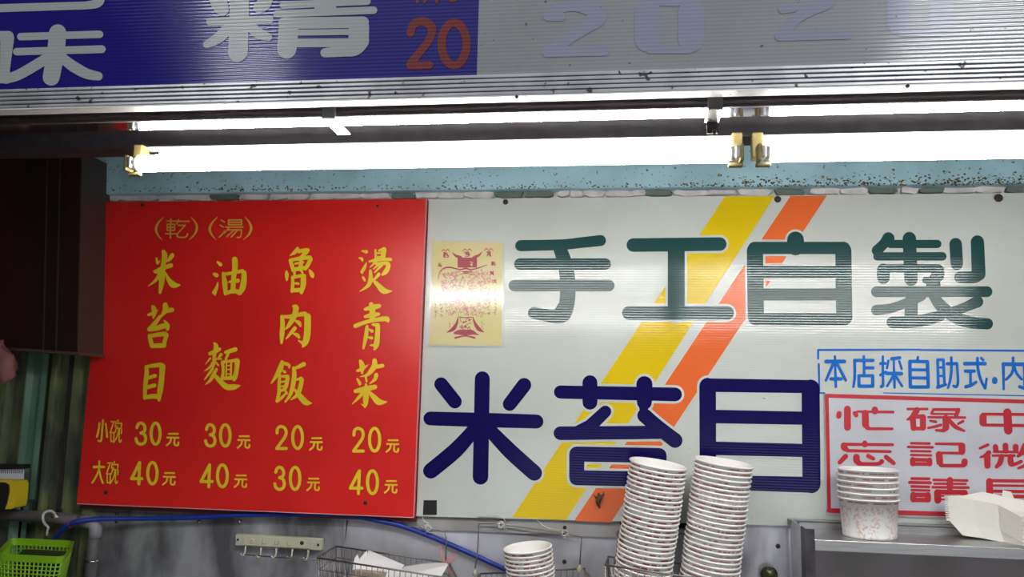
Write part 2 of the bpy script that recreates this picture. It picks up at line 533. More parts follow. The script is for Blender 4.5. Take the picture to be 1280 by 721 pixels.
sheet(124, 630, 433, 640, .020, K['steel'], xb0=106)
sheet(431, 640, 596, 655, .018, K['steel_light'])
sheet(590, 652, 661, 660, .0165, K['steel_light'])
sheet(655, 655, 864, 662, .018, K['steel_light'])
sheet(850, 660, 1300, 668, .020, K['steel'])
s_ = MB()
s_.quadbox(at(500, 640, .010), at(775, 640, .010), at(775, 672, .010), at(500, 660, .010), .003)
s_.build('zinc_strip', K['steel_strip'], wall)
s_ = MB()
s_.quadbox(at(925, 640, .010), at(990, 640, .010), at(990, 800, .010), at(925, 800, .010), .003)
s_.build('steel_sheet', K['steel'], wall)
for (px, py, r) in ((217, 649.5, .0042), (250, 651.5, .0045), (300.5, 645, .003), (300.5, 652, .0045)):
    nail(px, py, .019, wall, r, 'bolt', K['bolt'], .007)
for (px, py, r) in ((706, 659, .004), (706, 668.5, .004), (705.5, 702, .0045), (972.5, 682.5, .0048), (994, 685, .0042)):
    nail(px, py, .0095 if px > 900 or py < 670 else .0175, wall, r, 'screw_hole', K['nail'], .001)
nail(146, 643, .019, wall, .003, 'screw', K['nail'])
nail(146, 651.5, .019, wall, .004, 'screw', K['nail'])
k_ = MB(); k_.tube([at(146, 643, .005), at(144.8, 647, .002), at(146.5, 651, .004), at(151, 653.5, .01)], .0009, 6)
k_.build('copper_tie', mat('copper_tie', (.42, .22, .10), .4, metal=.6), wall)
# round olive knob at the bottom edge
b = MB(); p = at(962, 716, -.01)
prof = [(.001, .0), (.011, .002), (.0165, .009), (.015, .018), (.008, .03)]
for i, (r_, h) in enumerate(prof):
    for k in range(20): b.v.append((p.x + r_ * math.cos(k * PI / 10), p.y - .006 + h, p.z - .004 + r_ * math.sin(k * PI / 10)))
for i in range(len(prof) - 1):
    for k in range(20): b.f.append((i * 20 + k, i * 20 + (k + 1) % 20, (i + 1) * 20 + (k + 1) % 20, (i + 1) * 20 + k)); b.mi.append(0)
tag(b.build('round_knob', K['olive_knob'], None, True), 'small round olive knob on the steel sheet, left of the steel shelf', 'knob')


# ------------------------------------------------------------------ corrugated sheets at left
def corrugated(xa, xb, Ytop, zt, zb, period, depth, m_, phase=0):
    b = MB(); prof = []
    x = xa; i = 0
    pts = []
    seq = ((.0, 0), (.42, 0), (.52, 1), (.88, 1), (1.0, 0))
    n = int((xb - xa) / period) + 2
    for i in range(-1, n):
        for u, h in seq[:-1]:
            X = xa + (i + u + phase) * period
            if xa <= X <= xb: pts.append((X, Ytop - h * depth))
    pts = [(xa, pts[0][1])] + pts + [(xb, pts[-1][1])]
    for (x0, y0), (x1, y1) in zip(pts, pts[1:]):
        b.face([(x0, y0, zt), (x0, y0, zb), (x1, y1, zb), (x1, y1, zt)])
    return b.build('corrugated_sheet', m_, wall)


corrugated(at(62, 640, .02).x - .02, at(136, 500, .02).x, .022, ZE + .46, ZE - .75, .062, .016, K['olive'], .25)
corrugated(-1.63, at(66, 560, .012).x, .026, ZE + .46, ZE - .75, .075, .014, K['olive'], .1)
gx0, gx1 = at(22, 560, -.005).x, at(44, 620, -.005).x
gt = ZE + .45; gb = at(40, 624, -.005).z
corrugated(at(19, 600, -.005).x, at(44, 620, -.005).x, .006, gt, gb, .055, .012, K['green_sheet'], .18)
corrugated(at(6, 700, .0).x, at(24, 700, .0).x, .012, gb + .02, ZE - .75, .055, .01, K['green_sheet'], .3)
nail(43, 587, .0, wall, .004, 'screw', K['nail'])
nail(76, 637, .0, wall, .005, 'screw', K['nail'])
# edge batten between corrugated wall and menu board
b = MB(); b.quadbox(at(105, 245, .0), at(109, 245, .0), at(74, 640, .0), at(70, 640, .0), .02)
b.build('edge_strip', K['dark'], wall)

# dark red hood, upper left
hd = thing('extractor_hood', at(60, 440, -.12), 'dark rust-red sheet-metal hood hanging in the shadow at the left edge', 'hood')
YH = -.10
tl, tr, br, bl = at(-60, 188, YH), at(103, 192, YH), at(95, 441, YH), at(-60, 430, YH)
b = MB(); b.quadbox(tl, tr, br, bl, .11); b.build('hood_panel', K['hood'], hd)
b = MB()
for px in (58, 74):
    b.quadbox(at(px, 190, YH - .003), at(px + 1.6, 190, YH - .003), at(px - 4, 438, YH - .003), at(px - 5.6, 438, YH - .003), .003)
b.build('seam', K['dark'], hd)
b = MB(); b.quadbox(at(-60, 429, YH - .008), at(99, 440, YH - .008), at(99, 443.5, YH - .008), at(-60, 433, YH - .008), .11); b.build('bottom_flange', mat('hood_flange', (.09, .05, .045), .5), hd)
b = MB(); b.quadbox(at(101, 190, YH - .004), at(103, 190, YH - .004), at(97, 440, YH - .004), at(95.6, 440, YH - .004), .10); b.build('side_flange', mat('hood_flange_dark', (.05, .035, .03), .5), hd)

# crumpled pink bag under the hood
b = MB(); c0 = at(2, 452, -.13)
n, mr = 16, 9
random.seed(5)
for i in range(mr + 1):
    th = PI * i / mr
    for k in range(n):
        a_ = 2 * PI * k / n
        q = 1 + .16 * math.sin(3 * a_ + i) + .10 * math.sin(5 * a_ - 2 * i)
        b.v.append((c0.x + .034 * q * math.sin(th) * math.cos(a_), c0.y + .02 * q * math.sin(th) * math.sin(a_), c0.z + .036 * math.cos(th) - .012 * math.cos(a_)))
for i in range(mr):
    for k in range(n): b.f.append((i * n + k, i * n + (k + 1) % n, (i + 1) * n + (k + 1) % n, (i + 1) * n + k)); b.mi.append(0)
tag(b.build('plastic_bag', K['pink_bag'], None, True), 'crumpled dull pink plastic bag poking in at the left edge below the dark hood', 'bag')

# ruler strip and yellow sponge box at left edge
rl = thing('ruler', at(10, 592, -.05), 'short white ruler strip with black ticks under a dark bar at the left edge', 'ruler')
b = MB(); b.quadbox(at(-20, 587, -.05), at(29, 586, -.05), at(29, 598.5, -.05), at(-20, 598.5, -.05), .003); b.build('ruler_blade', K['ruler'], rl)
b = MB(); b.quadbox(at(-20, 580, -.055), at(30, 580.5, -.055), at(30, 586, -.055), at(-20, 586.5, -.055), .02); b.build('holder_bar', K['black'], rl)
b = MB()
for i in range(11):
    x = 1 + i * 2.6
    b.quadbox(at(x, 587.5, -.0505), at(x + .8, 587.5, -.0505), at(x + .8, 591.5, -.0505), at(x, 591.5, -.0505), .0006)
o = b.build('tick_marks', K['black'], rl)
yb = thing('spirit_level', at(8, 634, -.07), 'yellow plastic tool with a black face beneath the white ruler at the left edge', 'tool')
k = Ink(-.07, 0)
b = MB(); out = [(-20, 599), (14, 600), (20, 602), (21.5, 607), (20, 625), (18, 634), (14, 636), (-20, 637)]
fr = [at(x, y, -.07) for x, y in out]; bk = [p + Vector((0, .035, 0)) for p in fr]
b.face(fr[::-1]); b.face(bk)
for i in range(len(fr)):
    j = (i + 1) % len(fr); b.face([fr[i], fr[j], bk[j], bk[i]])
bevel(b.build('tool_body', K['yellow_plastic'], yb), .002)
b = MB(); out = [(-20, 602), (6, 603), (10.5, 606), (11, 614), (8, 629), (5, 636.5), (-20, 638)]
fr = [at(x, y, -.073) for x, y in out]; bk = [p + Vector((0, .004, 0)) for p in fr]
b.face(fr[::-1])
for i in range(len(fr)):
    j = (i + 1) % len(fr); b.face([fr[i], fr[j], bk[j], bk[i]])
b.build('black_face', K['black'], yb)

# ------------------------------------------------------------------ grey pipe run at lower left
pp = thing('drain_pipe', at(118, 655, -.02), 'grey plastic pipe running level then turning down at an elbow, lower left', 'pipe')
b = MB(); Yp = -.025
b.tube([at(-60, 640, Yp), at(60, 646, Yp), at(116, 653, Yp)], .0125, 16); b.build('level_pipe', K['pvc'], pp, True)
b = MB()
b.tube([at(100, 651, Yp), at(110, 652, Yp), at(117, 654.5, Yp), at(119.5, 661, Yp), at(119, 672, Yp)], .0138, 16)
b.build('elbow', K['pvc_l'], pp, True)
b = MB(); b.tube([at(118.5, 668, Yp), at(115, 700, Yp), at(106, 770, Yp)], .0128, 16); b.build('down_pipe', K['pvc'], pp, True)
b = MB(); b.tube([at(115.4, 699, Yp), at(115.0, 701.5, Yp)], .0148, 16); b.build('pipe_clamp', K['bolt'], pp, True)
b = MB(); b.tube([at(71.5, 642, Yp), at(71.2, 645, Yp - .002), at(70.8, 650, Yp)], [.006, .014, .006], 12); b.build('pipe_clip', K['bolt'], pp, True)

# blue hose
b = MB()
path = [(60, 684, -.03), (72, 668, -.045), (84, 657, -.05), (98, 651.5, -.05), (125, 648.5, -.03), (180, 648, -.006), (240, 647, -.002), (300, 643.8, -.002), (350, 643, -.001), (400, 642.5, -.001), (440, 644.5, .000), (480, 652, .001),
        (505, 658, .002), (540, 671, .004), (580, 688, .004), (620, 706, .004), (660, 724, .004)]
pts = [tuple(at(x, y, Y)) for x, y, Y in path]
b.tube(catmull(pts, 5), .0052, 12)
tag(b.build('blue_hose', K['hose'], None, True), 'thin blue hose running under the red menu board and slanting down behind the wire baskets', 'hose')
b = MB(); q = at(88, 655, -.05)
b.tube([q + Vector((-.001, 0, -.009)), q + Vector((0, -.008, 0)), q + Vector((.001, 0, .009)), q + Vector((0, .008, 0))], .0012, 6, closed=True)
tag(b.build('red_tie', mat('red_tie', (.25, .04, .04), .5)), 'small red tie wrapped round the blue hose where it leaves the grey pipe', 'tie')

# ================================================================== WHITE SIGNBOARD
YW = 0.0
sb = thing('shop_signboard', at(900, 650, YW), 'long white ribbed signboard reading 手工自製 米苔目 with yellow and orange stripes', 'sign')
b = MB()
b.quadbox(at(520, 249, YW), at(1420, 239.6, YW), at(1420, 668, YW), at(520, 645, YW), .008)
b.build('board', K['white_board'], sb)


def stripe(pts, Y, m_, parent, name='stripe'):
    b = MB(); b.face([at(x, y, Y) for x, y in pts][::-1])
    return b.build(name, m_, parent)


stripe([(906, 245.6), (968.5, 245), (707.5, 650), (640, 646.5)], YW - .0004, K['yellow_stripe'], sb)
stripe([(988, 245), (1033.5, 244.5), (763.5, 653), (717.5, 651)], YW - .0004, K['orange_stripe'], sb)
A8 = (760, 240); s8 = 2.4615
GREEN = [
    ((520, 240), 3.4346, 50, [
        [(450, 230, 48), (620, 226, 46), (700, 218, 46), (792, 208, 48)], [(446, 309, 50), (812, 309, 50)], [(422, 401, 50), (828, 401, 50)],
        [(614, 232, 56), (638, 300, 62), (649, 360, 66), (652, 420, 66), (648, 475, 66), (640, 505, 68)],
        [(642, 495, 70), (625, 525, 74), (590, 533, 58), (505, 519, 50)]]),
    (A8, s8, 42, [[(78, 163, 42), (344, 160, 42)], ['b', (210, 163, 52), (210, 372, 52)], [(64, 372, 42), (367, 372, 42)]]),
    (A8, s8, 42, [[(452, 180, 50), (455, 385, 50)], [(724, 180, 50), (727, 385, 50)], ['l', (450, 172, 38), (726, 172, 38)], [(455, 391, 38), (729, 391, 38)],
                  ['b', (450, 246, 38), (726, 246, 38)], ['b', (450, 315, 37), (726, 315, 37)], [(577, 147, 52), (577, 168, 54)]]),
    ((1080, 280), 5.15, 60, [
        [(157, 92, 80), (125, 130, 66), (84, 170, 70)], [(170, 128, 54), (472, 128, 54)], [(86, 208, 54), (504, 208, 56)], ['l', (292, 94, 88), (296, 200, 86), (303, 355, 86)],
        [(122, 285, 52), (470, 285, 54)], [(124, 295, 82), (126, 345, 82)], [(475, 300, 84), (478, 330, 78), (455, 350, 70)], [(395, 361, 44), (450, 363, 42)],
        ['l', (590, 130, 82), (598, 256, 80)], ['l', (730, 115, 86), (738, 320, 90)], [(735, 318, 92), (710, 340, 78), (618, 342, 74)],
        ['b', (445, 350, 90), (447, 440, 96)], ['l', (80, 435, 70), (792, 435, 70)],
        [(370, 465, 60), (290, 500, 60), (180, 540, 62), (78, 553, 66)], ['l', (305, 490, 84), (303, 620, 84)],
        [(182, 632, 74), (330, 628, 76), (430, 608, 76), (492, 590, 70)],
        [(440, 450, 60), (490, 520, 76), (580, 595, 80), (680, 632, 76), (795, 642, 72)], [(730, 500, 76), (650, 535, 62), (560, 570, 70)]]),
]
B3 = (510, 450); s3 = 2.66
C1 = (860, 460); c1 = 4.241
NAVY = [
    (B3, s3, 48, [[(247, 62, 50), (241, 388, 52)], [(74, 194, 46), (250, 199, 48), (427, 204, 47)], [(110, 80, 46), (156, 138, 46)], [(386, 83, 48), (338, 146, 46)],
                  [(222, 228, 44), (160, 298, 52), (76, 368, 52)], [(268, 228, 44), (340, 303, 52), (420, 375, 52)]]),
    (B3, s3, 48, [[(507, 106, 44), (888, 114, 46)], ['l', (605, 75, 50), (605, 140, 50)], ['l', (786, 80, 54), (786, 140, 50), (784, 160, 30)],
                  [(656, 171, 40), (610, 215, 44)], ['l', (507, 243, 46), (835, 240, 44)], [(786, 184, 48), (830, 222, 48), (888, 267, 50)],
                  ['l', (600, 222, 44), (560, 240, 40)],
                  ['c', (561, 312, 50), (835, 317, 50), (835, 396, 50), (561, 391, 50)]]),
    (C1, c1, 80, [['l', (104, 95, 88), (106, 600, 88)], ['l', (650, 108, 96), (655, 615, 96)], ['l', (110, 90, 72), (650, 98, 70)], ['b', (110, 256, 72), (650, 266, 70)],
                  ['b', (110, 424, 72), (650, 437, 70)], ['l', (108, 604, 76), (655, 618, 84)]]),
]
chars(GREEN, YW - .0008, K['white_board'], sb, 'character_outline', grow=5.5, st=1.2e-6)
chars(NAVY, YW - .0008, K['white_board'], sb, 'character_outline', grow=6, st=1.2e-6)
chars(GREEN, YW - .0012, K['green_text'], sb)
chars(NAVY, YW - .0012, K['navy_text'], sb)
k = Ink(YW - .0009, 1e-6); k.poly([(529.5, 625), (546, 625), (546, 643.5), (528.5, 643.5)]); k.build('black_patch', K['black'], sb)
for (px, py, r) in ((632, 252.5, .0058), (972, 249, .007), (1248, 247.5, .0085)):
    nail(px, py, YW - .001, sb, r)
k = MB(); q = at(748, 624, -.004)
k.tube([q + Vector((0, 0, .012)), q + Vector((.002, -.004, .004)), q + Vector((-.001, -.006, -.006)), q + Vector((.003, -.002, -.018))], [.002, .006, .0045, .0008], 7)
k.tube([q + Vector((.002, -.004, .006)), q + Vector((.011, -.003, .010)), q + Vector((.010, -.002, .016))], [.003, .002, .0005], 6)
k.tube([q + Vector((-.002, -.004, .002)), q + Vector((-.010, -.003, .009))], [.002, .0008], 6)
tag(k.build('dried_leaf', K['brown'], None, True), 'tiny dried brown scrap stuck on the orange stripe below the navy lettering', 'leaf')

# blue framed line printed on the board
C2 = (1020, 430); D2 = (1150, 430); s2 = 9.846
BLUE = [
    (C2, s2, 36, [[(127, 213, 48), (348, 213, 48)], [(233, 152, 30), (244, 525, 34)], [(215, 235, 40), (122, 446, 34)], [(255, 235, 40), (366, 446, 34)], [(185, 428, 44), (308, 428, 44)]]),
    (C2, s2, 36, [[(588, 150, 34), (588, 180, 34)], [(475, 200, 42), (700, 200, 42)], [(475, 205, 38), (476, 400, 36), (460, 525, 32)], [(592, 200, 36), (592, 370, 36)],
                  [(600, 292, 40), (702, 292, 40)], ['c', (527, 388, 40), (698, 388, 40), (698, 518, 42), (530, 518, 42)]]),
    (C2, s2, 36, [[(822, 152, 30), (825, 510, 34)], [(795, 240, 38), (850, 238, 38)], [(795, 380, 38), (860, 342, 36)], [(805, 522, 44), (824, 512, 40)],
                  [(932, 182, 44), (1030, 168, 42)], [(890, 205, 32), (873, 298, 28)], [(958, 200, 28), (960, 330, 28)], [(1025, 210, 30), (1056, 306, 28)],
                  [(868, 360, 44), (1053, 362, 44)], [(963, 345, 40), (966, 535, 32)], [(945, 400, 36), (876, 518, 28)], [(985, 400, 36), (1060, 518, 30)]]),
    (C2, s2, 40, [[(1255, 158, 28), (1250, 190, 38)], ['c', (1155, 212, 42), (1372, 215, 42), (1382, 527, 42), (1162, 527, 44)], [(1160, 316, 38), (1376, 318, 38)], [(1160, 415, 38), (1378, 417, 38)]]),
    (D2, s2, 34, [[(217, 195, 36), (226, 520, 34)], [(288, 195, 36), (303, 500, 34)], [(217, 192, 36), (288, 192, 36)], [(220, 288, 30), (295, 288, 30)], [(222, 392, 30), (298, 392, 30)],
                  [(217, 530, 42), (320, 498, 34)], [(335, 242, 42), (452, 240, 42)], [(385, 165, 32), (386, 330, 36), (368, 460, 34), (343, 540, 28)],
                  [(455, 242, 34), (466, 400, 34), (466, 480, 36), (445, 525, 38), (412, 513, 32)]]),
    (D2, s2, 34, [[(550, 240, 46), (800, 240, 46)], [(560, 332, 44), (668, 332, 44)], [(622, 340, 34), (622, 478, 36)], [(565, 525, 46), (630, 505, 40), (690, 468, 36)],
                  [(708, 172, 36), (712, 290, 36), (745, 430, 38), (800, 545, 32)], [(802, 540, 36), (820, 425, 30)], [(752, 170, 34), (778, 197, 36)]]),
    (D2, s2, 34, [[(920, 437, 68), (920, 458, 68)]]),
    (D2, s2, 34, [[(1145, 168, 34), (1145, 250, 34)], [(1025, 240, 40), (1030, 555, 30)], [(1025, 247, 48), (1290, 248, 48)], [(1285, 248, 40), (1290, 540, 40)], [(1225, 525, 42), (1290, 545, 40)],
                  [(1152, 270, 36), (1130, 360, 36), (1060, 435, 34)], [(1162, 280, 34), (1190, 360, 34), (1250, 432, 34)]]),
]
chars(BLUE, YW - .0012, K['blue_text'], sb)
k = Ink(YW - .001)
for st_ in ([(27, 72, 26), (1280, 68, 24)], [(27, 72, 26), (27, 180, 24)], [(34, 245, 24), (40, 600, 24)], [(50, 602, 20), (105, 602, 20)]): k.stroke(['b'] and st_, C2, s2, smooth=False)
k.stroke([(0, 72, 24), (1500, 84, 26)], D2, s2, smooth=False)
k.stroke([(-450, 600, 12), (1500, 640, 14)], D2, s2, smooth=False)
k.build('blue_border', K['blue_text'], sb)

# ================================================================== RED-LETTERED NOTICE
nb = thing('notice_board', at(1160, 640, -.006), 'small white notice board with red border and wide red characters behind the shelf', 'sign')
YN = -.006
b = MB(); b.quadbox(at(1031, 491.5, YN), at(1420, 503, YN), at(1420, 655, YN), at(1033, 642, YN), .005)
b.build('board', K['notice'], nb)
k = Ink(YN - .0004)
k.stroke([(1033.5, 494.5, 5), (1420, 506, 5)], smooth=False); k.stroke([(1033.5, 494.5, 4.6), (1036.5, 638.5, 4.6)], smooth=False); k.stroke([(1036.5, 638, 6), (1420, 649.5, 6)], smooth=False)
k.build('red_border', K['notice_red'], nb)
N4 = (1030, 490); N5 = (1150, 490); sN = 7.21; N6 = (1110, 570); s6 = 6.006
RED = [
    (N4, sN, 30, [[(137, 192, 46), (132, 218, 46)], ['l', (211, 153, 62), (212, 317, 62)], [(278, 190, 40), (290, 208, 42)], [(300, 175, 22), (622, 180, 26)], [(458, 158, 58), (458, 172, 58)],
                  ['l', (372, 190, 62), (374, 290, 62)], [(373, 290, 62), (395, 322, 40), (420, 330, 28)], [(400, 329, 28), (614, 331, 26)]]),
    (N4, sN, 30, [[(755, 152, 24), (930, 152, 24)], [(838, 162, 56), (795, 222, 46), (752, 247, 20)], ['c', (806, 220, 40), (888, 220, 40), (888, 328, 34), (806, 328, 34)],
                  [(800, 225, 56), (806, 325, 50)], [(892, 225, 56), (892, 320, 56)]]),
    (N5, sN, 30, [[(122, 157, 28), (348, 158, 28)], [(122, 157, 26), (104, 192, 26)], [(345, 160, 40), (326, 212, 40)], [(105, 196, 20), (330, 197, 18)], [(76, 226, 22), (405, 229, 24)],
                  ['l', (232, 235, 60), (234, 320, 60)], [(232, 320, 60), (210, 345, 34), (145, 343, 22)], [(92, 258, 22), (142, 268, 28)], [(75, 322, 22), (130, 312, 26), (188, 296, 28)],
                  [(388, 262, 26), (345, 285, 24)], [(262, 252, 36), (320, 312, 40), (400, 350, 20)]]),
    (N5, sN, 30, [['l', (568, 222, 66), (568, 275, 66)], [(565, 198, 26), (1010, 202, 28)], [(570, 296, 28), (1010, 302, 30)], [(1010, 215, 60), (1010, 290, 60)], ['l', (787, 184, 76), (796, 345, 76)]]),
    (N4, sN, 30, [[(368, 458, 46), (368, 470, 58)], [(170, 470, 30), (618, 474, 28)], [(180, 482, 60), (184, 500, 58), (215, 525, 34)], [(210, 527, 30), (598, 536, 26)],
                  [(195, 578, 46), (142, 632, 40)], [(292, 585, 60), (296, 620, 58), (330, 645, 38)], [(310, 646, 34), (480, 646, 34), (520, 625, 46)],
                  [(398, 575, 40), (445, 600, 34)], [(560, 585, 44), (628, 640, 38)]]),
    (N4, sN, 22, [[(785, 460, 24), (950, 463, 24)], [(757, 494, 24), (980, 498, 24)], [(785, 531, 22), (960, 534, 22)], [(785, 566, 22), (965, 570, 22)],
                  ['c', (795, 608, 34), (955, 612, 34), (955, 648, 34), (795, 648, 34)], [(800, 608, 50), (800, 645, 50)], [(952, 612, 50), (952, 645, 50)]]),
    (N5, sN, 30, [[(143, 465, 22), (375, 468, 28)], [(378, 485, 62), (378, 535, 62)], [(175, 548, 24), (385, 550, 26)], [(172, 562, 62), (178, 630, 62)], [(190, 655, 44), (215, 662, 34), (395, 662, 34)], [(402, 625, 58), (400, 645, 56)]]),
    (N5, sN, 30, [[(612, 475, 30), (540, 506, 24)], [(620, 545, 46), (585, 572, 34), (545, 586, 20)], ['l', (606, 580, 60), (608, 662, 58)], [(680, 492, 50), (684, 525, 48)], ['l', (770, 482, 54), (772, 530, 50)],
                  [(862, 492, 54), (862, 525, 48)], [(668, 536, 24), (880, 540, 24)], [(655, 572, 22), (850, 572, 26)], [(735, 580, 50), (722, 635, 50), (690, 672, 36)],
                  [(815, 580, 50), (820, 640, 56), (850, 650, 34), (912, 625, 32)], [(945, 480, 50), (920, 540, 50), (885, 575, 30)], [(940, 528, 26), (1090, 530, 26)], [(950, 560, 40), (1030, 640, 40), (1100, 680, 26)],
                  [(1040, 540, 46), (980, 640, 42), (885, 686, 22)]]),
    (N6, s6, 20, [[(178, 168, 22), (308, 170, 22)], [(162, 197, 24), (318, 200, 24)], [(178, 227, 21), (308, 231, 21)], [(178, 255, 19), (310, 258, 19)],
                  ['c', (185, 290, 34), (305, 292, 34), (305, 330, 34), (185, 328, 34)], [(190, 290, 46), (190, 325, 46)], [(300, 292, 46), (300, 326, 46)],
                  [(342, 178, 20), (595, 183, 20)], [(348, 207, 18), (583, 208, 18)], [(335, 233, 20), (603, 236, 22)], ['l', (465, 180, 48), (465, 235, 50)],
                  [(365, 268, 36), (580, 270, 34)], ['l', (372, 275, 54), (374, 330, 54)], ['l', (572, 280, 56), (570, 325, 56)], [(390, 298, 14), (560, 300, 14)], [(390, 325, 14), (560, 327, 14)]]),
    (N6, s6, 20, [['l', (762, 190, 52), (764, 280, 52)], [(760, 184, 26), (1300, 190, 26)], [(770, 220, 19), (1290, 226, 19)], [(770, 262, 24), (1290, 270, 24)], ['l', (1290, 195, 52), (1290, 290, 52)],
                  [(760, 300, 26), (1300, 306, 26)], [(930, 310, 50), (860, 380, 40), (740, 400, 24)], [(1120, 310, 50), (1130, 385, 40), (1300, 390, 34)]]),
]
# merge the two halves of the characters drawn from two crops
chars(RED, YN - .0006, K['notice_red'], nb)


def glyph(txt, x0, y0, x1, y1, Y, m_, parent, off=.0, name='character'):
    """a character of Blender's built-in face fitted to a pixel box on plane y=Y"""
    c = bpy.data.curves.new('glyph', 'FONT'); c.body = txt; c.offset = off; c.resolution_u = 3
    o = bpy.data.objects.new('glyph', c); COL.objects.link(o)
    bpy.context.view_layer.update()
    me = o.to_mesh()
    v = [p.co.copy() for p in me.vertices]; f = [tuple(p.vertices) for p in me.polygons]
    o.to_mesh_clear(); bpy.data.objects.remove(o)
    ax, bx = min(p.x for p in v), max(p.x for p in v); ay, by = min(p.y for p in v), max(p.y for p in v)
    b = MB()
    b.v = [tuple(at(x0 + (p.x - ax) / (bx - ax) * (x1 - x0), y1 - (p.y - ay) / (by - ay) * (y1 - y0), Y)) for p in v]
    b.f = f; b.mi = [0] * len(f)
    for i, q in enumerate(b.f):
        a, bb, cc = (Vector(b.v[q[j]]) for j in (0, 1, 2))
        if (bb - a).cross(cc - bb).y > 0: b.f[i] = q[::-1]
    return b.build(name, m_, parent)


glyph('敬', 1048, 597, 1122, 627, YN - .0006, K['notice_red'], nb, .02)

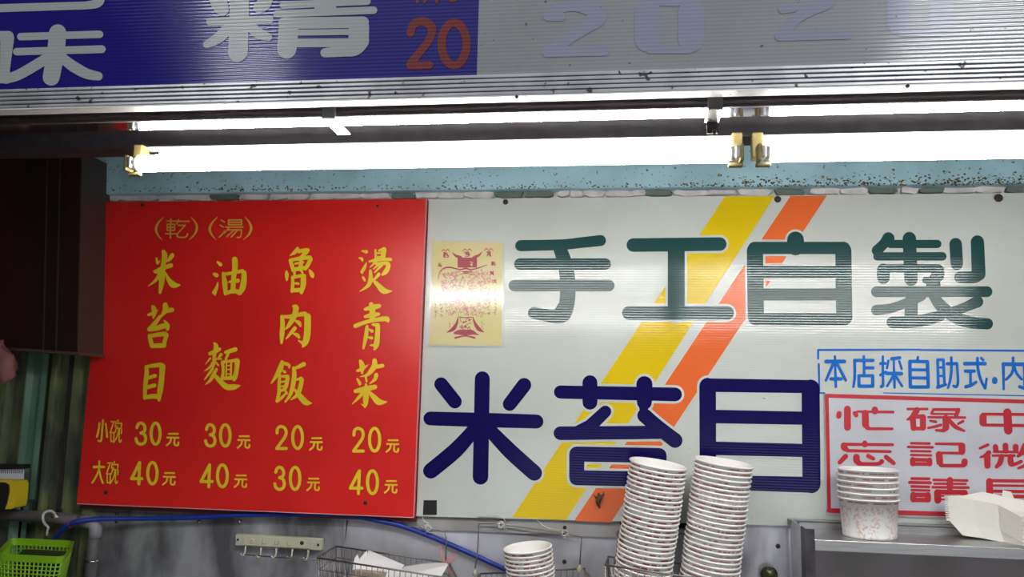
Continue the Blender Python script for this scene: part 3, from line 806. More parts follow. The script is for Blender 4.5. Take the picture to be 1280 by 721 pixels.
# ================================================================== RED MENU BOARD
YR = -.016
mb_ = thing('menu_board', at(310, 640, YR), 'red menu board with yellow dish names and prices in four columns', 'sign')
b = MB(); b.quadbox(at(131.5, 252.5, YR), at(533, 248.5, YR), at(517, 646.5, YR), at(96, 629, YR), .016)
b.build('board', K['red'], mb_)
b = MB()
b.tube([at(533, 248.5, YR), at(517, 646.8, YR)], .0011, 5); b.tube([at(517, 646.8, YR), at(96.5, 629.6, YR)], .0011, 5)
b.build('pale_cut_edge', K['red_edge'], mb_)
b = MB(); b.quadbox(at(133, 254, -.0), at(536, 250, -.0), at(520, 652, -.0), at(99, 635, -.0), .012); b.build('backing', mat('dark_maroon_backing', (.14, .015, .02), .6), mb_)
YT = YR - .0004
KAI = [
    ((170, 300), 8.0, 30, [[(275, 115, 40), (287, 160, 56), (272, 250, 46), (262, 340, 58), (255, 430, 52), (240, 525, 28)], [(205, 182, 18), (215, 232, 28)], [(215, 232, 24), (240, 208, 6)],
                           [(362, 152, 44), (336, 190, 36), (305, 218, 14)], [(185, 312, 28), (215, 312, 50), (270, 280, 44), (350, 253, 42)], [(245, 335, 44), (190, 410, 28), (124, 458, 8)],
                           [(288, 320, 18), (330, 400, 44), (375, 448, 62), (442, 449, 10)]]),
    ((160, 370), 8.0, 30, [[(248, 105, 34), (264, 150, 52), (254, 218, 20)], [(204, 188, 24), (250, 172, 34), (297, 140, 8)], [(372, 88, 50), (376, 135, 60), (345, 185, 32), (316, 212, 30)],
                           [(375, 148, 46), (440, 138, 46)], [(320, 205, 34), (278, 262, 44), (222, 330, 52)], [(212, 332, 42), (290, 320, 50), (350, 300, 52), (390, 300, 44)],
                           [(362, 245, 16), (396, 290, 40), (395, 330, 34)], [(215, 395, 34), (225, 440, 44), (240, 500, 40)], [(215, 400, 36), (300, 385, 42), (372, 378, 46)],
                           [(385, 390, 44), (368, 445, 40), (360, 495, 44)], [(240, 498, 44), (355, 493, 48)]]),
    ((160, 440), 8.0, 30, [[(180, 145, 30), (188, 200, 44), (174, 330, 44), (168, 460, 34)], [(182, 145, 28), (260, 134, 40), (330, 128, 46)], [(345, 142, 58), (337, 260, 54), (322, 380, 56), (310, 480, 28)],
                           [(205, 258, 34), (270, 236, 38)], [(200, 350, 38), (265, 332, 40)], [(180, 452, 38), (240, 442, 48), (310, 444, 48)]]),
    ((250, 310), 8.0, 30, [[(175, 138, 20), (206, 165, 38)], [(142, 260, 30), (165, 272, 42)], [(181, 340, 8), (165, 400, 34), (140, 445, 40)], [(148, 445, 38), (150, 472, 10)],
                           [(232, 250, 28), (248, 350, 52), (255, 455, 36)], [(238, 255, 28), (270, 258, 34), (340, 245, 34), (425, 228, 36)], [(440, 245, 46), (440, 310, 56), (425, 400, 58), (392, 452, 40)],
                           [(348, 115, 58), (350, 200, 54), (336, 300, 48), (330, 430, 50)], [(285, 340, 16), (340, 328, 40), (380, 325, 40)], [(270, 448, 38), (340, 428, 44), (400, 448, 46)]]),
    ((240, 415), 8.0, 24, [[(224, 112, 24), (242, 145, 46), (225, 225, 36), (222, 300, 34), (214, 345, 20)], [(180, 215, 36), (230, 195, 42), (275, 170, 34)], [(182, 262, 20), (135, 320, 7)],
                           [(212, 305, 30), (185, 345, 26), (125, 390, 8)], [(290, 225, 32), (262, 262, 18)], [(245, 270, 16), (292, 268, 18)], [(240, 300, 14), (262, 330, 22)],
                           [(208, 362, 24), (175, 410, 26), (125, 475, 8)], [(245, 372, 30), (215, 425, 38), (185, 480, 32), (138, 522, 10)],
                           [(215, 420, 26), (245, 450, 42), (290, 500, 48), (350, 548, 58), (420, 548, 54), (478, 535, 14)],
                           [(338, 202, 34), (390, 186, 42), (435, 172, 42)], [(362, 215, 26), (338, 270, 24)], [(305, 300, 36), (312, 380, 28), (303, 460, 34)], [(305, 300, 32), (380, 290, 28), (450, 280, 38)],
                           [(452, 290, 52), (446, 380, 44), (428, 455, 46), (415, 482, 18)], [(310, 464, 34), (420, 455, 42)], [(345, 305, 16), (340, 450, 16)], [(392, 305, 20), (388, 450, 20)],
                           [(345, 335, 12), (390, 333, 12)], [(345, 375, 12), (390, 373, 12)], [(343, 420, 12), (390, 418, 12)]]),
    ((340, 300), 8.0, 26, [[(256, 84, 32), (228, 122, 38), (180, 155, 8)], [(268, 112, 40), (345, 100, 40)], [(358, 100, 38), (340, 125, 38), (310, 150, 34), (290, 180, 30)],
                           [(183, 205, 34), (202, 260, 40), (212, 305, 34)], [(185, 200, 32), (290, 182, 42), (380, 172, 36)], [(386, 190, 44), (355, 255, 40), (332, 285, 40)],
                           [(212, 298, 44), (270, 285, 40), (340, 278, 40)], [(290, 170, 34), (290, 230, 40), (283, 290, 44)], [(232, 235, 20), (312, 222, 22)],
                           [(145, 312, 20), (148, 350, 40), (148, 398, 22)], [(225, 325, 28), (225, 352, 22)], [(298, 315, 26), (308, 332, 18)], [(376, 300, 20), (398, 342, 46), (406, 366, 28)],
                           [(205, 370, 30), (208, 440, 34), (200, 512, 32)], [(205, 375, 34), (270, 360, 34), (322, 358, 40)], [(314, 380, 54), (312, 450, 54), (294, 528, 30)],
                           [(235, 432, 24), (262, 436, 28)], [(205, 503, 38), (300, 498, 44)]]),
    ((330, 370), 8.0, 30, [[(290, 100, 20), (318, 112, 56), (316, 150, 54), (298, 210, 54), (250, 290, 40), (214, 332, 12)], [(178, 203, 34), (186, 270, 46), (180, 380, 48), (175, 468, 24)],
                           [(180, 205, 30), (260, 205, 40), (340, 185, 42), (410, 178, 48)], [(436, 205, 66), (436, 300, 66), (430, 400, 66), (412, 465, 56), (388, 505, 18)], [(405, 480, 46), (342, 443, 10)],
                           [(312, 245, 20), (350, 268, 40), (364, 298, 22)], [(308, 322, 40), (270, 368, 34), (220, 427, 12)], [(285, 370, 14), (332, 390, 38), (350, 412, 28)]]),
    ((325, 440), 8.0, 28, [[(220, 98, 36), (205, 160, 54), (165, 235, 40), (112, 312, 14)], [(240, 112, 34), (288, 128, 32), (292, 158, 14)], [(238, 190, 26), (250, 200, 26)],
                           [(200, 230, 28), (192, 300, 32), (190, 400, 34), (172, 490, 34)], [(225, 242, 26), (277, 243, 36)], [(277, 255, 40), (262, 335, 40), (240, 375, 36)], [(205, 300, 16), (265, 290, 20)],
                           [(205, 345, 16), (258, 335, 20)], [(195, 392, 28), (240, 372, 30)], [(175, 488, 32), (215, 458, 30), (252, 418, 20)], [(255, 385, 18), (266, 412, 28)],
                           [(336, 158, 32), (344, 220, 46), (328, 340, 44), (300, 430, 34), (252, 497, 16)], [(350, 160, 28), (390, 145, 36), (437, 120, 46)], [(352, 280, 18), (410, 262, 34)],
                           [(418, 275, 42), (400, 365, 44), (370, 430, 38), (308, 475, 10)], [(345, 372, 20), (392, 430, 50), (430, 475, 60), (465, 505, 56), (517, 510, 8)]]),
    ((430, 300), 8.0, 26, [[(182, 108, 18), (222, 116, 38)], [(152, 178, 16), (178, 188, 30), (186, 212, 12)], [(224, 228, 12), (202, 280, 34), (178, 318, 30)], [(183, 318, 24), (184, 340, 6)],
                           [(315, 100, 20), (318, 190, 26)], [(350, 105, 22), (400, 88, 34)], [(400, 95, 50), (390, 180, 46)], [(335, 130, 18), (385, 128, 18)], [(320, 178, 32), (390, 172, 30)],
                           [(252, 215, 18), (320, 200, 36), (400, 192, 30), (465, 193, 34)], [(320, 215, 28), (262, 270, 10)], [(320, 238, 22), (400, 230, 36), (440, 240, 44), (438, 280, 46), (415, 318, 48), (385, 345, 24)],
                           [(345, 245, 28), (295, 288, 12)], [(378, 250, 30), (308, 322, 14)], [(190, 372, 24), (208, 402, 24)],
                           [(264, 305, 26), (266, 390, 46), (240, 455, 36), (155, 515, 7)], [(348, 342, 36), (318, 378, 28), (294, 402, 16)], [(288, 395, 26), (340, 450, 46), (400, 508, 60), (478, 510, 8)]]),
    ((430, 370), 8.0, 34, [[(212, 132, 30), (290, 112, 56), (352, 98, 40)], [(272, 82, 44), (286, 170, 60), (280, 240, 48)], [(212, 205, 30), (280, 190, 52), (345, 180, 32)],
                           [(115, 298, 44), (200, 265, 38), (300, 240, 38), (420, 226, 50), (438, 246, 36)], [(230, 302, 30), (220, 400, 42), (194, 522, 22)], [(288, 284, 24), (338, 290, 40)],
                           [(338, 300, 46), (334, 400, 50), (324, 485, 54), (305, 532, 22)], [(322, 492, 38), (262, 490, 12)], [(248, 330, 12), (280, 350, 34)], [(245, 412, 18), (276, 418, 34)]]),
    ((425, 440), 8.0, 32, [[(206, 92, 36), (222, 140, 54), (220, 210, 20)], [(172, 188, 22), (220, 168, 38), (283, 126, 8)], [(346, 84, 44), (345, 135, 56), (310, 190, 48), (265, 230, 28), (200, 246, 6)],
                           [(345, 150, 42), (425, 135, 38)], [(172, 268, 20), (196, 308, 32), (198, 328, 14)], [(258, 245, 24), (266, 295, 18)], [(362, 228, 42), (350, 270, 34), (298, 316, 12)],
                           [(155, 390, 40), (250, 370, 56), (350, 348, 46)], [(260, 322, 24), (260, 420, 58), (256, 510, 48), (248, 550, 18)], [(238, 390, 36), (190, 450, 32), (122, 519, 7)],
                           [(245, 540, 22), (213, 520, 8)], [(290, 398, 30), (340, 450, 52), (390, 498, 62), (467, 498, 10)]]),
]
chars(KAI, YT, K['yellow'], mb_)
P4 = (180, 260)
SMALL = [
    (P4, 8.0, 14, [[(196, 92, 6), (145, 145, 18), (120, 205, 24), (135, 262, 18), (180, 317, 6)]]),
    (P4, 8.0, 14, [[(470, 92, 6), (515, 145, 18), (528, 200, 24), (508, 258, 18), (452, 317, 6)]]),
    (P4, 8.0, 14, [[(735, 90, 6), (683, 145, 18), (657, 205, 24), (675, 262, 18), (720, 317, 6)]]),
    (P4, 8.0, 14, [[(1010, 88, 6), (1055, 145, 18), (1072, 200, 24), (1052, 258, 18), (995, 317, 6)]]),
    (P4, 8.0, 13, [[(226, 130), (320, 130)], [(268, 110), (268, 150)], ['c', (232, 162), (306, 162), (306, 222), (232, 222)], [(232, 192), (306, 192)], [(214, 258), (322, 258)], [(266, 150), (262, 298)],
                   [(348, 114), (325, 160)], [(345, 132), (452, 132)], ['l', (345, 172), (412, 172), (345, 245)], [(345, 245), (330, 275), (350, 291), (415, 290), (436, 258)]]),
    (P4, 8.0, 13, [[(772, 120), (805, 140)], [(760, 170), (795, 190)], [(805, 228), (785, 260), (752, 290)], ['c', (845, 118), (976, 118), (976, 166), (845, 166)], [(845, 142), (976, 142)], [(818, 190), (988, 190)],
                   [(852, 196), (802, 252)], [(840, 218), (974, 218)], [(974, 218), (970, 270), (958, 292), (930, 293)], [(897, 222), (828, 286)], [(935, 222), (872, 290)]]),
]
chars(SMALL, YT, mat('yellow_thin_lettering', (.62, .40, .05), .42), mb_)
E5 = (110, 520); e5 = 7.21
CUP = [
    (E5, e5, 17, [[(136, 36), (128, 120), (122, 205), (112, 224), (94, 222)], [(104, 64), (96, 120), (80, 186)], [(160, 68), (166, 120), (172, 188)]]),
    (E5, e5, 17, [[(54, 458, 22), (142, 458, 22)], [(102, 406), (98, 480), (70, 550), (38, 600)], [(98, 470), (115, 550), (134, 602)]]),
]
WAN = [[(208, 50), (255, 50)], [(232, 54), (200, 148)], ['c', (206, 148), (234, 148), (232, 226), (206, 228)], [(270, 36), (271, 48)], [(250, 64), (303, 64)], [(248, 68), (245, 98)], [(303, 68), (300, 95)],
       [(262, 90), (242, 150)], [(256, 112), (276, 112), (264, 180), (232, 236)], [(284, 112), (302, 112), (300, 155)], [(284, 112), (280, 215), (290, 234), (298, 215)]]
CUP.append((E5, e5, 11, WAN))
CUP.append(((110 - 33 / e5, 520 + 372 / e5), e5, 11, WAN))
chars(CUP, YT, K['yellow'], mb_)
D0 = ['o', 608, 158, 41, 93]
D3 = [(446, 102), (458, 72), (482, 62), (506, 76), (513, 106), (504, 138), (480, 152), (506, 166), (515, 205), (505, 238), (478, 253), (448, 240), (436, 200)]
D2_ = [(766, 152), (772, 112), (800, 93), (830, 104), (842, 136), (832, 172), (800, 220), (756, 274)]
yuan = [[(426, 180), (508, 180)], [(414, 213), (514, 215)], [(447, 216), (440, 252), (408, 283)], [(480, 216), (476, 262), (484, 280), (508, 280), (513, 256)]]
G6 = (240, 520); g6 = 7.11
F0 = ['o', 0, 0, 41, 93]


def numeral(d, x0, y0, x1, y1):
    """digit fitted to a pixel box (outer), stroke about 3.7 px"""
    w_ = 3.8; sx_, sy_ = (x1 - x0 - w_), (y1 - y0 - w_); u0, v0 = x0 + w_ / 2, y0 + w_ / 2
    sh = (x1 - x0) * .0
    T = {
        '0': [[(.5 + .5 * math.cos(2 * PI * i / 28) * (1), .5 + .5 * math.sin(2 * PI * i / 28)) for i in range(29)]],
        '2': [[(.06, .30), (.12, .10), (.42, 0), (.80, .06), (.97, .24), (.86, .46), (.50, .70), (.05, .98)], ['l', (.03, 1), (.98, 1)]],
        '3': [[(.10, .22), (.24, .05), (.52, 0), (.82, .08), (.93, .24), (.84, .40), (.50, .47)], [(.50, .47), (.86, .54), (1, .74), (.88, .92), (.52, 1), (.14, .92), (.0, .74)]],
        '4': [['l', (.78, 0), (.0, .76), (1.0, .76)], ['l', (.78, 0), (.70, 1)]],
    }[d]
    out = []
    for s in T:
        pre = []
        if s[0] == 'l': pre = ['l']; s = s[1:]
        out.append(pre + [(u0 + x * sx_, v0 + y * sy_, w_) for x, y in s])
    return ((0, 0), 1.0, w_, out)


NUM = []
for txt, bx, y0, y1 in (('30', ((168, 184), (187, 202)), 526.7, 557), ('30', ((255, 270.6), (273.7, 289.5)), 528.8, 559.4), ('20', ((343.6, 360), (364, 380)), 531, 562.3), ('20', ((439.7, 456.3), (460, 476.5)), 533.3, 565.5),
                       ('40', ((162.5, 179.3), (182.8, 198.3)), 576, 606.5), ('40', ((249.3, 267), (270, 286)), 579, 610.2), ('30', ((341.6, 357.3), (361, 376.7)), 582, 613.5), ('40', ((436, 454.3), (457.5, 473.7)), 586.3, 618.7)):
    for d, (a, b_) in zip(txt, bx): NUM.append(numeral(d, a, y0, b_, y1))
chars(NUM, YT, K['yellow'], mb_, 'numeral')
YU = []
for (x, y) in ((208.3, 541), (297.0, 544), (387.4, 546.5), (483, 549), (203.7, 590), (293.2, 593), (384.0, 597), (481, 600)):
    YU.append(((x - 408 / g6, y - 172 / g6), g6, 16, yuan))
chars(YU, YT, K['yellow'], mb_)
for (px, py, r) in ((178, 256, .0042), (472, 257.5, .003), (133, 615, .0045), (457, 628, .0045), (131, 252, .001)):
    nail(px, py, YR - .0005, mb_, r)

# ================================================================== POSTER
YP = -.004
po = thing('talisman_poster', at(585, 432, YP), 'laminated yellow paper with red printed figure beside the red menu board', 'poster')
b = MB(); b.quadbox(at(539.5, 300, YP), at(630, 301.5, YP), at(629, 433.5, YP), at(535.5, 432.5, YP), .002); b.build('laminate', K['poster_edge'], po)
b = MB(); b.quadbox(at(541, 302, YP - .0006), at(628, 303.5, YP - .0006), at(627, 431.5, YP - .0006), at(537.5, 430.5, YP - .0006), .0005); b.build('paper', K['poster'], po)
Q3 = (540, 295); Q4 = (540, 360); q = 9.61
k = Ink(YP - .0008, 8e-7)
for s in ([(245, 200, 8), (290, 238, 30), (340, 255, 34), (380, 275, 8)], [(603, 188, 6), (560, 232, 28), (510, 252, 30), (470, 272, 8)],
          [(75, 520, 6), (90, 440, 10), (140, 388, 16), (210, 375, 18), (290, 392, 16), (350, 402, 16), (405, 388, 20), (470, 402, 16), (560, 382, 14), (660, 345, 8)],
          [(115, 188, 6), (140, 162, 10), (165, 180, 8), (190, 160, 10), (215, 192, 6)], [(368, 182, 6), (395, 155, 10), (425, 175, 8), (450, 155, 10), (480, 184, 6)],
          [(625, 178, 6), (655, 148, 10), (685, 172, 8), (710, 150, 10), (735, 176, 6)],
          [(355, 430, 6), (415, 430, 24), (485, 428, 6)], [(330, 465, 6), (380, 450, 10), (450, 452, 10), (500, 470, 6)]):
    k.stroke(s, Q3, q)
k.poly([(Q3[0] + x / q, Q3[1] + y / q) for x, y in ((308, 258), (540, 258), (540, 378), (308, 378))])
for s in ([(312, 350, 8), (298, 420, 30), (255, 490, 46), (180, 532, 8)], [(492, 350, 8), (515, 420, 30), (560, 490, 46), (622, 528, 8)],
          [(275, 540, 30), (330, 530, 60), (400, 535, 70), (470, 530, 60), (520, 545, 30)], [(280, 597, 24), (400, 575, 14), (512, 597, 24)], [(520, 552, 18), (555, 556, 14)],
          [(320, 345, 10), (400, 355, 10), (490, 348, 10)]):
    k.stroke(s, Q4, q)
random.seed(21)


def squiggle(k, cx, cy, r, n, wd):
    pts = [(cx + random.uniform(-r, r), cy + random.uniform(-r, r), wd * random.uniform(.7, 1.2)) for _ in range(n)]
    k.stroke(pts)


for (cx, cy) in ((557, 318.5), (583.5, 317.5), (611, 317.5), (550, 331), (617, 329.5), (615, 341.5), (618, 351)):
    for _ in range(5): squiggle(k, cx, cy, 3.6 if cy < 325 else 2.8, 4, .75)
for i in range(8):
    for xx in (545, 552) if i > 3 else ():
        for _ in range(2): squiggle(k, xx + random.uniform(-1, 1), 362 + i * 4.6, 1.9, 3, .6)
    for xx in (611, 619):
        for _ in range(2): squiggle(k, xx, 362 + i * 4.2, 1.9, 3, .6)
for i in range(36): squiggle(k, 582 + random.uniform(-7, 7), 404 + random.uniform(-7, 7), 1.6, 3, .7)
for i in range(8): squiggle(k, 563 + i * .6 - random.random() * 6, 402 + i * 1.4, 2.2, 2, .5); squiggle(k, 601 + random.random() * 5, 402 + i * 1.4, 2.2, 2, .5)
k.build('printed_figure', K['poster_ink'], po)
k = Ink(YP - .0007, 2e-7)
for i in range(420):
    yy = random.uniform(337, 394); wdt = 31 if yy < 366 else 27
    squiggle(k, 583 + random.uniform(-wdt, wdt), yy, 2.2, 3, .65)
k.build('printed_pattern', K['poster_ink_l'], po)
k = Ink(YP - .0009, 1e-6)
for cx in (578.5, 589.0):
    for cy in (327.5, 331.5):
        for _ in range(2): squiggle(k, cx, cy, 2.0, 4, .75)
k.build('knocked_out_marks', K['poster'], po)

# ================================================================== FASCIA SIGN OVERHEAD
YF = -.85
fs = thing('fascia_sign', at(640, 118, YF), 'overhead fascia sign, blue at left and bare ribbed grey at right', 'sign')
zt = ZE + 1.5
xL, xM, xR = -1.62, at(597, 60, YF).x, 1.75


def trim_z(px, py): return at(px, py, YF).z


# true level lines: measured heights of the trim on the board plane
z_bl = (trim_z(0, 117) + trim_z(300, 108) + trim_z(597, 98.5) + trim_z(900, 92.5) + trim_z(1280, 82)) / 5
z_lip = sum(at(px, py, YF - .008).z for px, py in ((0, 133.5), (300, 127), (640, 118.5), (900, 112), (1280, 103.5))) / 5
b = MB(); b.box(((xL + xM) / 2, YF + .004, (z_bl + zt) / 2), (xM - xL, .008, zt - z_bl)); b.build('blue_panel', K['fascia_blue'], fs)
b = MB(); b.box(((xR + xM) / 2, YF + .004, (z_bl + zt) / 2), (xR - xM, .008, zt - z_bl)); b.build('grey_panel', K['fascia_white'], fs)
b = MB(); n = 5; hgt = z_bl + .004 - z_lip
for i in range(n):
    z0 = z_lip + hgt * i / n
    b.box(((xL + xR) / 2, YF - .004, z0 + hgt / n * .42), (xR - xL, .008, hgt / n * .74))
    b.box(((xL + xR) / 2, YF - .001, z0 + hgt / n * .9), (xR - xL, .006, hgt / n * .3))
o = b.build('ribbed_trim', K['alu'], fs); bevel(o, .0008)
b = MB(); b.box(((xL + xR) / 2, YF + .001, z_lip - .001), (xR - xL, .018, .0015)); b.build('bottom_flange', K['alu_flange'], fs)
b = MB(); b.box(((xL + xR) / 2, YF + .05, (z_lip + zt) / 2), (xR - xL, .004, zt - z_lip - .002)); b.build('back_panel', K['dark_bar'], fs)
YL = YF - .0006
T7 = (0, 0); t7 = 5.547; T8 = (240, 0); t8 = 3.459
FL = [
    (T7, t7, 56, [['l', (-120, 60, 56), (590, 38, 54)], [(590, 38, 54), (680, 20, 62), (702, -40, 64)]]),
    (T7, t7, 56, [['l', (50, 262, 96), (34, 480, 70)], ['l', (-150, 250, 70), (60, 250, 70)], [(34, 470, 70), (22, 530, 96)], [(-150, 545, 60), (20, 545, 66)],
                  [(144, 254, 52), (690, 238, 52)], [(116, 358, 52), (706, 341, 54)], ['l', (400, 228, 120), (387, 370, 122), (355, 535, 118)],
                  [(345, 390, 70), (250, 450, 74), (130, 518, 72), (40, 548, 66)], [(420, 390, 66), (500, 455, 76), (600, 510, 72), (682, 528, 60)]]),
    (T8, t8, 40, [[(100, -20, 60), (120, 20, 70), (132, 42, 54)], [(330, -20, 50), (312, 15, 60), (290, 32, 50)], ['b', (206, -40, 84), (204, 90, 84), (198, 235, 86)], [(198, 225, 84), (196, 232, 74)],
                  [(78, 94, 34), (335, 85, 36)], [(165, 110, 44), (120, 160, 48), (64, 192, 32)], [(245, 108, 44), (290, 145, 46), (330, 160, 34)]]),
    (T8, t8, 40, [[(395, 22, 32), (758, 6, 30)], [(368, 60, 32), (785, 44, 32)], ['b', (576, -40, 94), (576, 54, 94)], [(395, 96, 34), (735, 90, 36)], [(398, 100, 50), (740, 96, 50)],
                  ['l', (418, 120, 86), (410, 212, 84)], ['l', (722, 115, 88), (720, 175, 88)], [(722, 175, 88), (700, 205, 74), (650, 220, 50), (575, 228, 40)],
                  ['b', (450, 141, 26), (690, 138, 26)], ['b', (450, 186, 38), (690, 184, 38)]]),
]
chars(FL, YL, K['fascia_letter'], fs, st=8e-7)
FR = [
    (T8, t8, 36, [[(945, 143, 34), (958, 105, 36), (1000, 93, 38), (1036, 118, 38), (1028, 168, 34), (985, 225, 34), (945, 275, 34)], ['l', (945, 284, 34), (1026, 281, 34)]]),
    (T8, t8, 36, [['o', 1133, 190, 54, 92]]),
    (T8, t8, 14, [[(972, -5, 16), (975, 10, 12)], [(1012, -5, 18), (1004, 12, 10)], [(1060, -6, 18), (1058, 10, 12)], [(1112, -6, 16), (1120, 4, 12), (1140, 2, 10)]]),
]
chars(FR, YL, K['fascia_red'], fs, 'numeral')
G1 = (660, 0); g1 = 5.12
GH = [
    (G1, g1, 90, [[(160, 90, 70), (190, 55, 70), (300, 42, 60), (420, 60, 110), (440, 110, 120), (360, 180, 80), (240, 260, 70), (150, 320, 80)], ['l', (120, 332, 66), (490, 325, 64)], ['l', (125, 105, 60), (210, 105, 60)]]),
    (G1, g1, 90, [['l', (765, 80, 168), (765, 250, 168)], ['l', (1044, 80, 168), (1044, 250, 168)], ['l', (780, 8, 60), (1030, 8, 60)], ['l', (780, 318, 50), (1030, 318, 50)]]),
]
GH2 = [((950 - 5, -28), 5.12, 90, [[(300, 42, 60), (440, 80, 110), (450, 140, 120), (360, 200, 80), (260, 260, 70), (190, 340, 70)], ['l', (150, 375, 60), (590, 365, 56)], ['l', (170, 200, 60), (240, 190, 60)]]),
       ((950 - 5, -28), 5.12, 90, [['l', (910, 80, 150), (910, 290, 150)], ['l', (1185, 80, 150), (1185, 290, 150)], ['l', (930, 8, 60), (1160, 8, 60)], ['l', (920, 352, 50), (1170, 348, 50)]])]
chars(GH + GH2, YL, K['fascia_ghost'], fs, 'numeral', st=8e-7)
for (px, py) in ((98, 123), (646, 121.5), (1134, 108)): nail(px, py, YF - .0085, fs, .002, 'rivet')

# ================================================================== STRUCTURE BEHIND THE FASCIA
def level_box(px, py0, py1, Y, dy, x0, x1, m_, name, struct_=True):
    z1, z0 = at(px, py0, Y).z, at(px, py1, Y).z
    b = MB(); b.box(((x0 + x1) / 2, Y + dy / 2, (z0 + z1) / 2), (x1 - x0, dy, z1 - z0))
    o = b.build(name, m_)
    return struct(o) if struct_ else o


b = MB(); zp = at(640, 134.5, -.80).z
b.tube([(-1.6, -.80, zp), (1.75, -.80, zp)], .0052, 12)
b_ = b.build('hanging_pipe', K['pipe_brown'], None, True); tag(b_, 'dark brown steel pipe running level behind the bottom lip of the overhead fascia', 'pipe')
YTb = -.70
ZM = (at(640, 196.5, YTb).z + at(640, 146.5, YTb).z) / 2
ym0, ym1 = atz(640, 138.5, ZM).y, atz(640, 152.5, ZM).y
b = MB(); b.box((.07, (ym0 + ym1) / 2, ZM + .010), (3.3, ym1 - ym0, .020)); o = b.build('polished_channel', K['polished']); bevel(o, .0006)
tag(o, 'polished steel channel above the tubes, its underside mirroring them', 'channel')
# dark beam behind the lamps
zb_t, zb_b = at(640, 150, -.645).z, at(640, 176, -.645).z
b = MB(); b.box((.07, -.625, (zb_t + zb_b) / 2 + .02), (3.3, .04, zb_t - zb_b + .04)); struct(b.build('trim_3', K['dark_bar']))
b = MB(); zc1, zc0 = at(100, 168, -.12).z, at(100, 184.5, -.12).z
b.box((-1.1, -.10, (zc1 + zc0) / 2 + .003), (1.0, .04, zc1 - zc0 + .004)); struct(b.build('trim_4', K['cornice']))
# thin sloping rod upper left
b = MB(); b.tube([at(-20, 150, -.30), at(10, 163, -.25), at(45, 178, -.18), at(62, 184, -.14), at(74, 190, -.12)], .0022, 8)
tag(b.build('sloping_cable', K['cornice'], None, True), 'thin grimy cable sloping down under the fascia at the upper left corner', 'cable')


YSt = -.815


def strap(px, label, tabdown):
    t_ = thing('hanger_strap', at(px, 150, -.815), label, 'bracket', 'metal hanger straps behind the fascia')
    X0, X1 = at(px - 8, 136, YSt).x, at(px + (8.5 if not tabdown else 11), 136, YSt).x
    Zt, Zm = at(px, 122, YSt).z, at(px, 148 if not tabdown else 136.5, YSt).z
    b = MB(); b.box(((X0 + X1) / 2, YSt, (Zt + Zm) / 2), (X1 - X0, .002, Zt - Zm)); b.build('front_tab', K['bracket_shade'], t_)  # dark tone puts the shade of the upright face into the colour
    yb_ = atz(px, 168, Zm).y if not tabdown else atz(px, 152, Zm).y
    b = MB(); b.box(((X0 + X1) / 2, ((YSt - .001) + yb_) / 2, Zm), (X1 - X0, yb_ - YSt + .001, .0018)); b.build('plate', K['strap'], t_)
    if tabdown:
        z2 = at(px, 167, yb_).z
        b = MB(); b.box(((X0 + X1) / 2 + .001, yb_, (Zm + z2) / 2), (X1 - X0 - .004, .003, Zm - z2)); b.build('back_tab', K['black'], t_)  # black stands for the unlit back tab beside the lit plate
        nail(px, 165, yb_ - .002, t_, .003, 'screw')


strap(411, 'bright bent metal strap hanging over the left fluorescent tube', False)
strap(893, 'bent metal strap, upright tabs darkened for shade, above the gap between the two tubes', True)

# ------------------------------------------------------------------ fluorescent fittings
YB = -.676    # front of the batten


def fitting(xa, xb, label, yoff_px, first):
    t_ = thing('fluorescent_lamp', ((xa + xb) / 2, YB, at(550, 195, YB).z), label, 'lamp', 'fluorescent battens above the signs')
    z1, z0 = at(640, 177, YB).z, at(640, 194.5, YB).z
    b = MB(); b.box(((xa + xb) / 2 + (.014 if first else 0), YB + .008, (z1 + z0) / 2), (xb - xa - (.028 if first else 0.0), .016, z1 - z0)); bevel(b.build('batten', K['lamp_body'], t_), .003)
    b = MB(); b.box(((xa + xb) / 2, YB + .007, z1 + .001), (xb - xa, .017, .002)); b.build('batten_top', K['lamp_top'], t_)
    zc = at(640, 196.5, YTb).z
    b = MB(); b.tube([(xa + .018, YTb, zc), (xb - .018, YTb, zc)], .0115, 20); b.build('tube', K['tube'], t_, True)
    for s, x in ((1, xa), (-1, xb)):
        b = MB(); b.tube([(x + s * .009, YTb, zc), (x + s * .019, YTb, zc)], .0088, 16); c_ = b.build('end_cap', K['cap'], t_, True)
        b = MB()
        b.box((x + s * .004, YB - .001, (z1 + zc) / 2 + .001), (.013, .020, z1 - zc + .004)); b.box((x + s * .002, YTb - .001, zc - .001), (.005, .018, .022))
        b.box((x + s * .008, YTb + .006, zc - .0135), (.018, .009, .005))
        lh = b.build('lampholder', K['holder'], t_); bevel(lh, .0015)
        b = MB(); b.box((x + s * .007, YTb - .002, zc), (.006, .016, .016)); bevel(b.build('holder_clip', K['cap'], lh), .002)
    return t_


xa, xb = at(161, 192, YTb).x, at(928, 185, YTb).x
xc, xd = at(946, 180, YTb).x, at(946, 180, YTb).x + (xb - xa)
fitting(xa, xb, 'full-length glowing fluorescent tube above the red menu board', 0, True)
fitting(xc, xd, 'glowing fluorescent tube cut by the right edge above the white sign', 0, False)

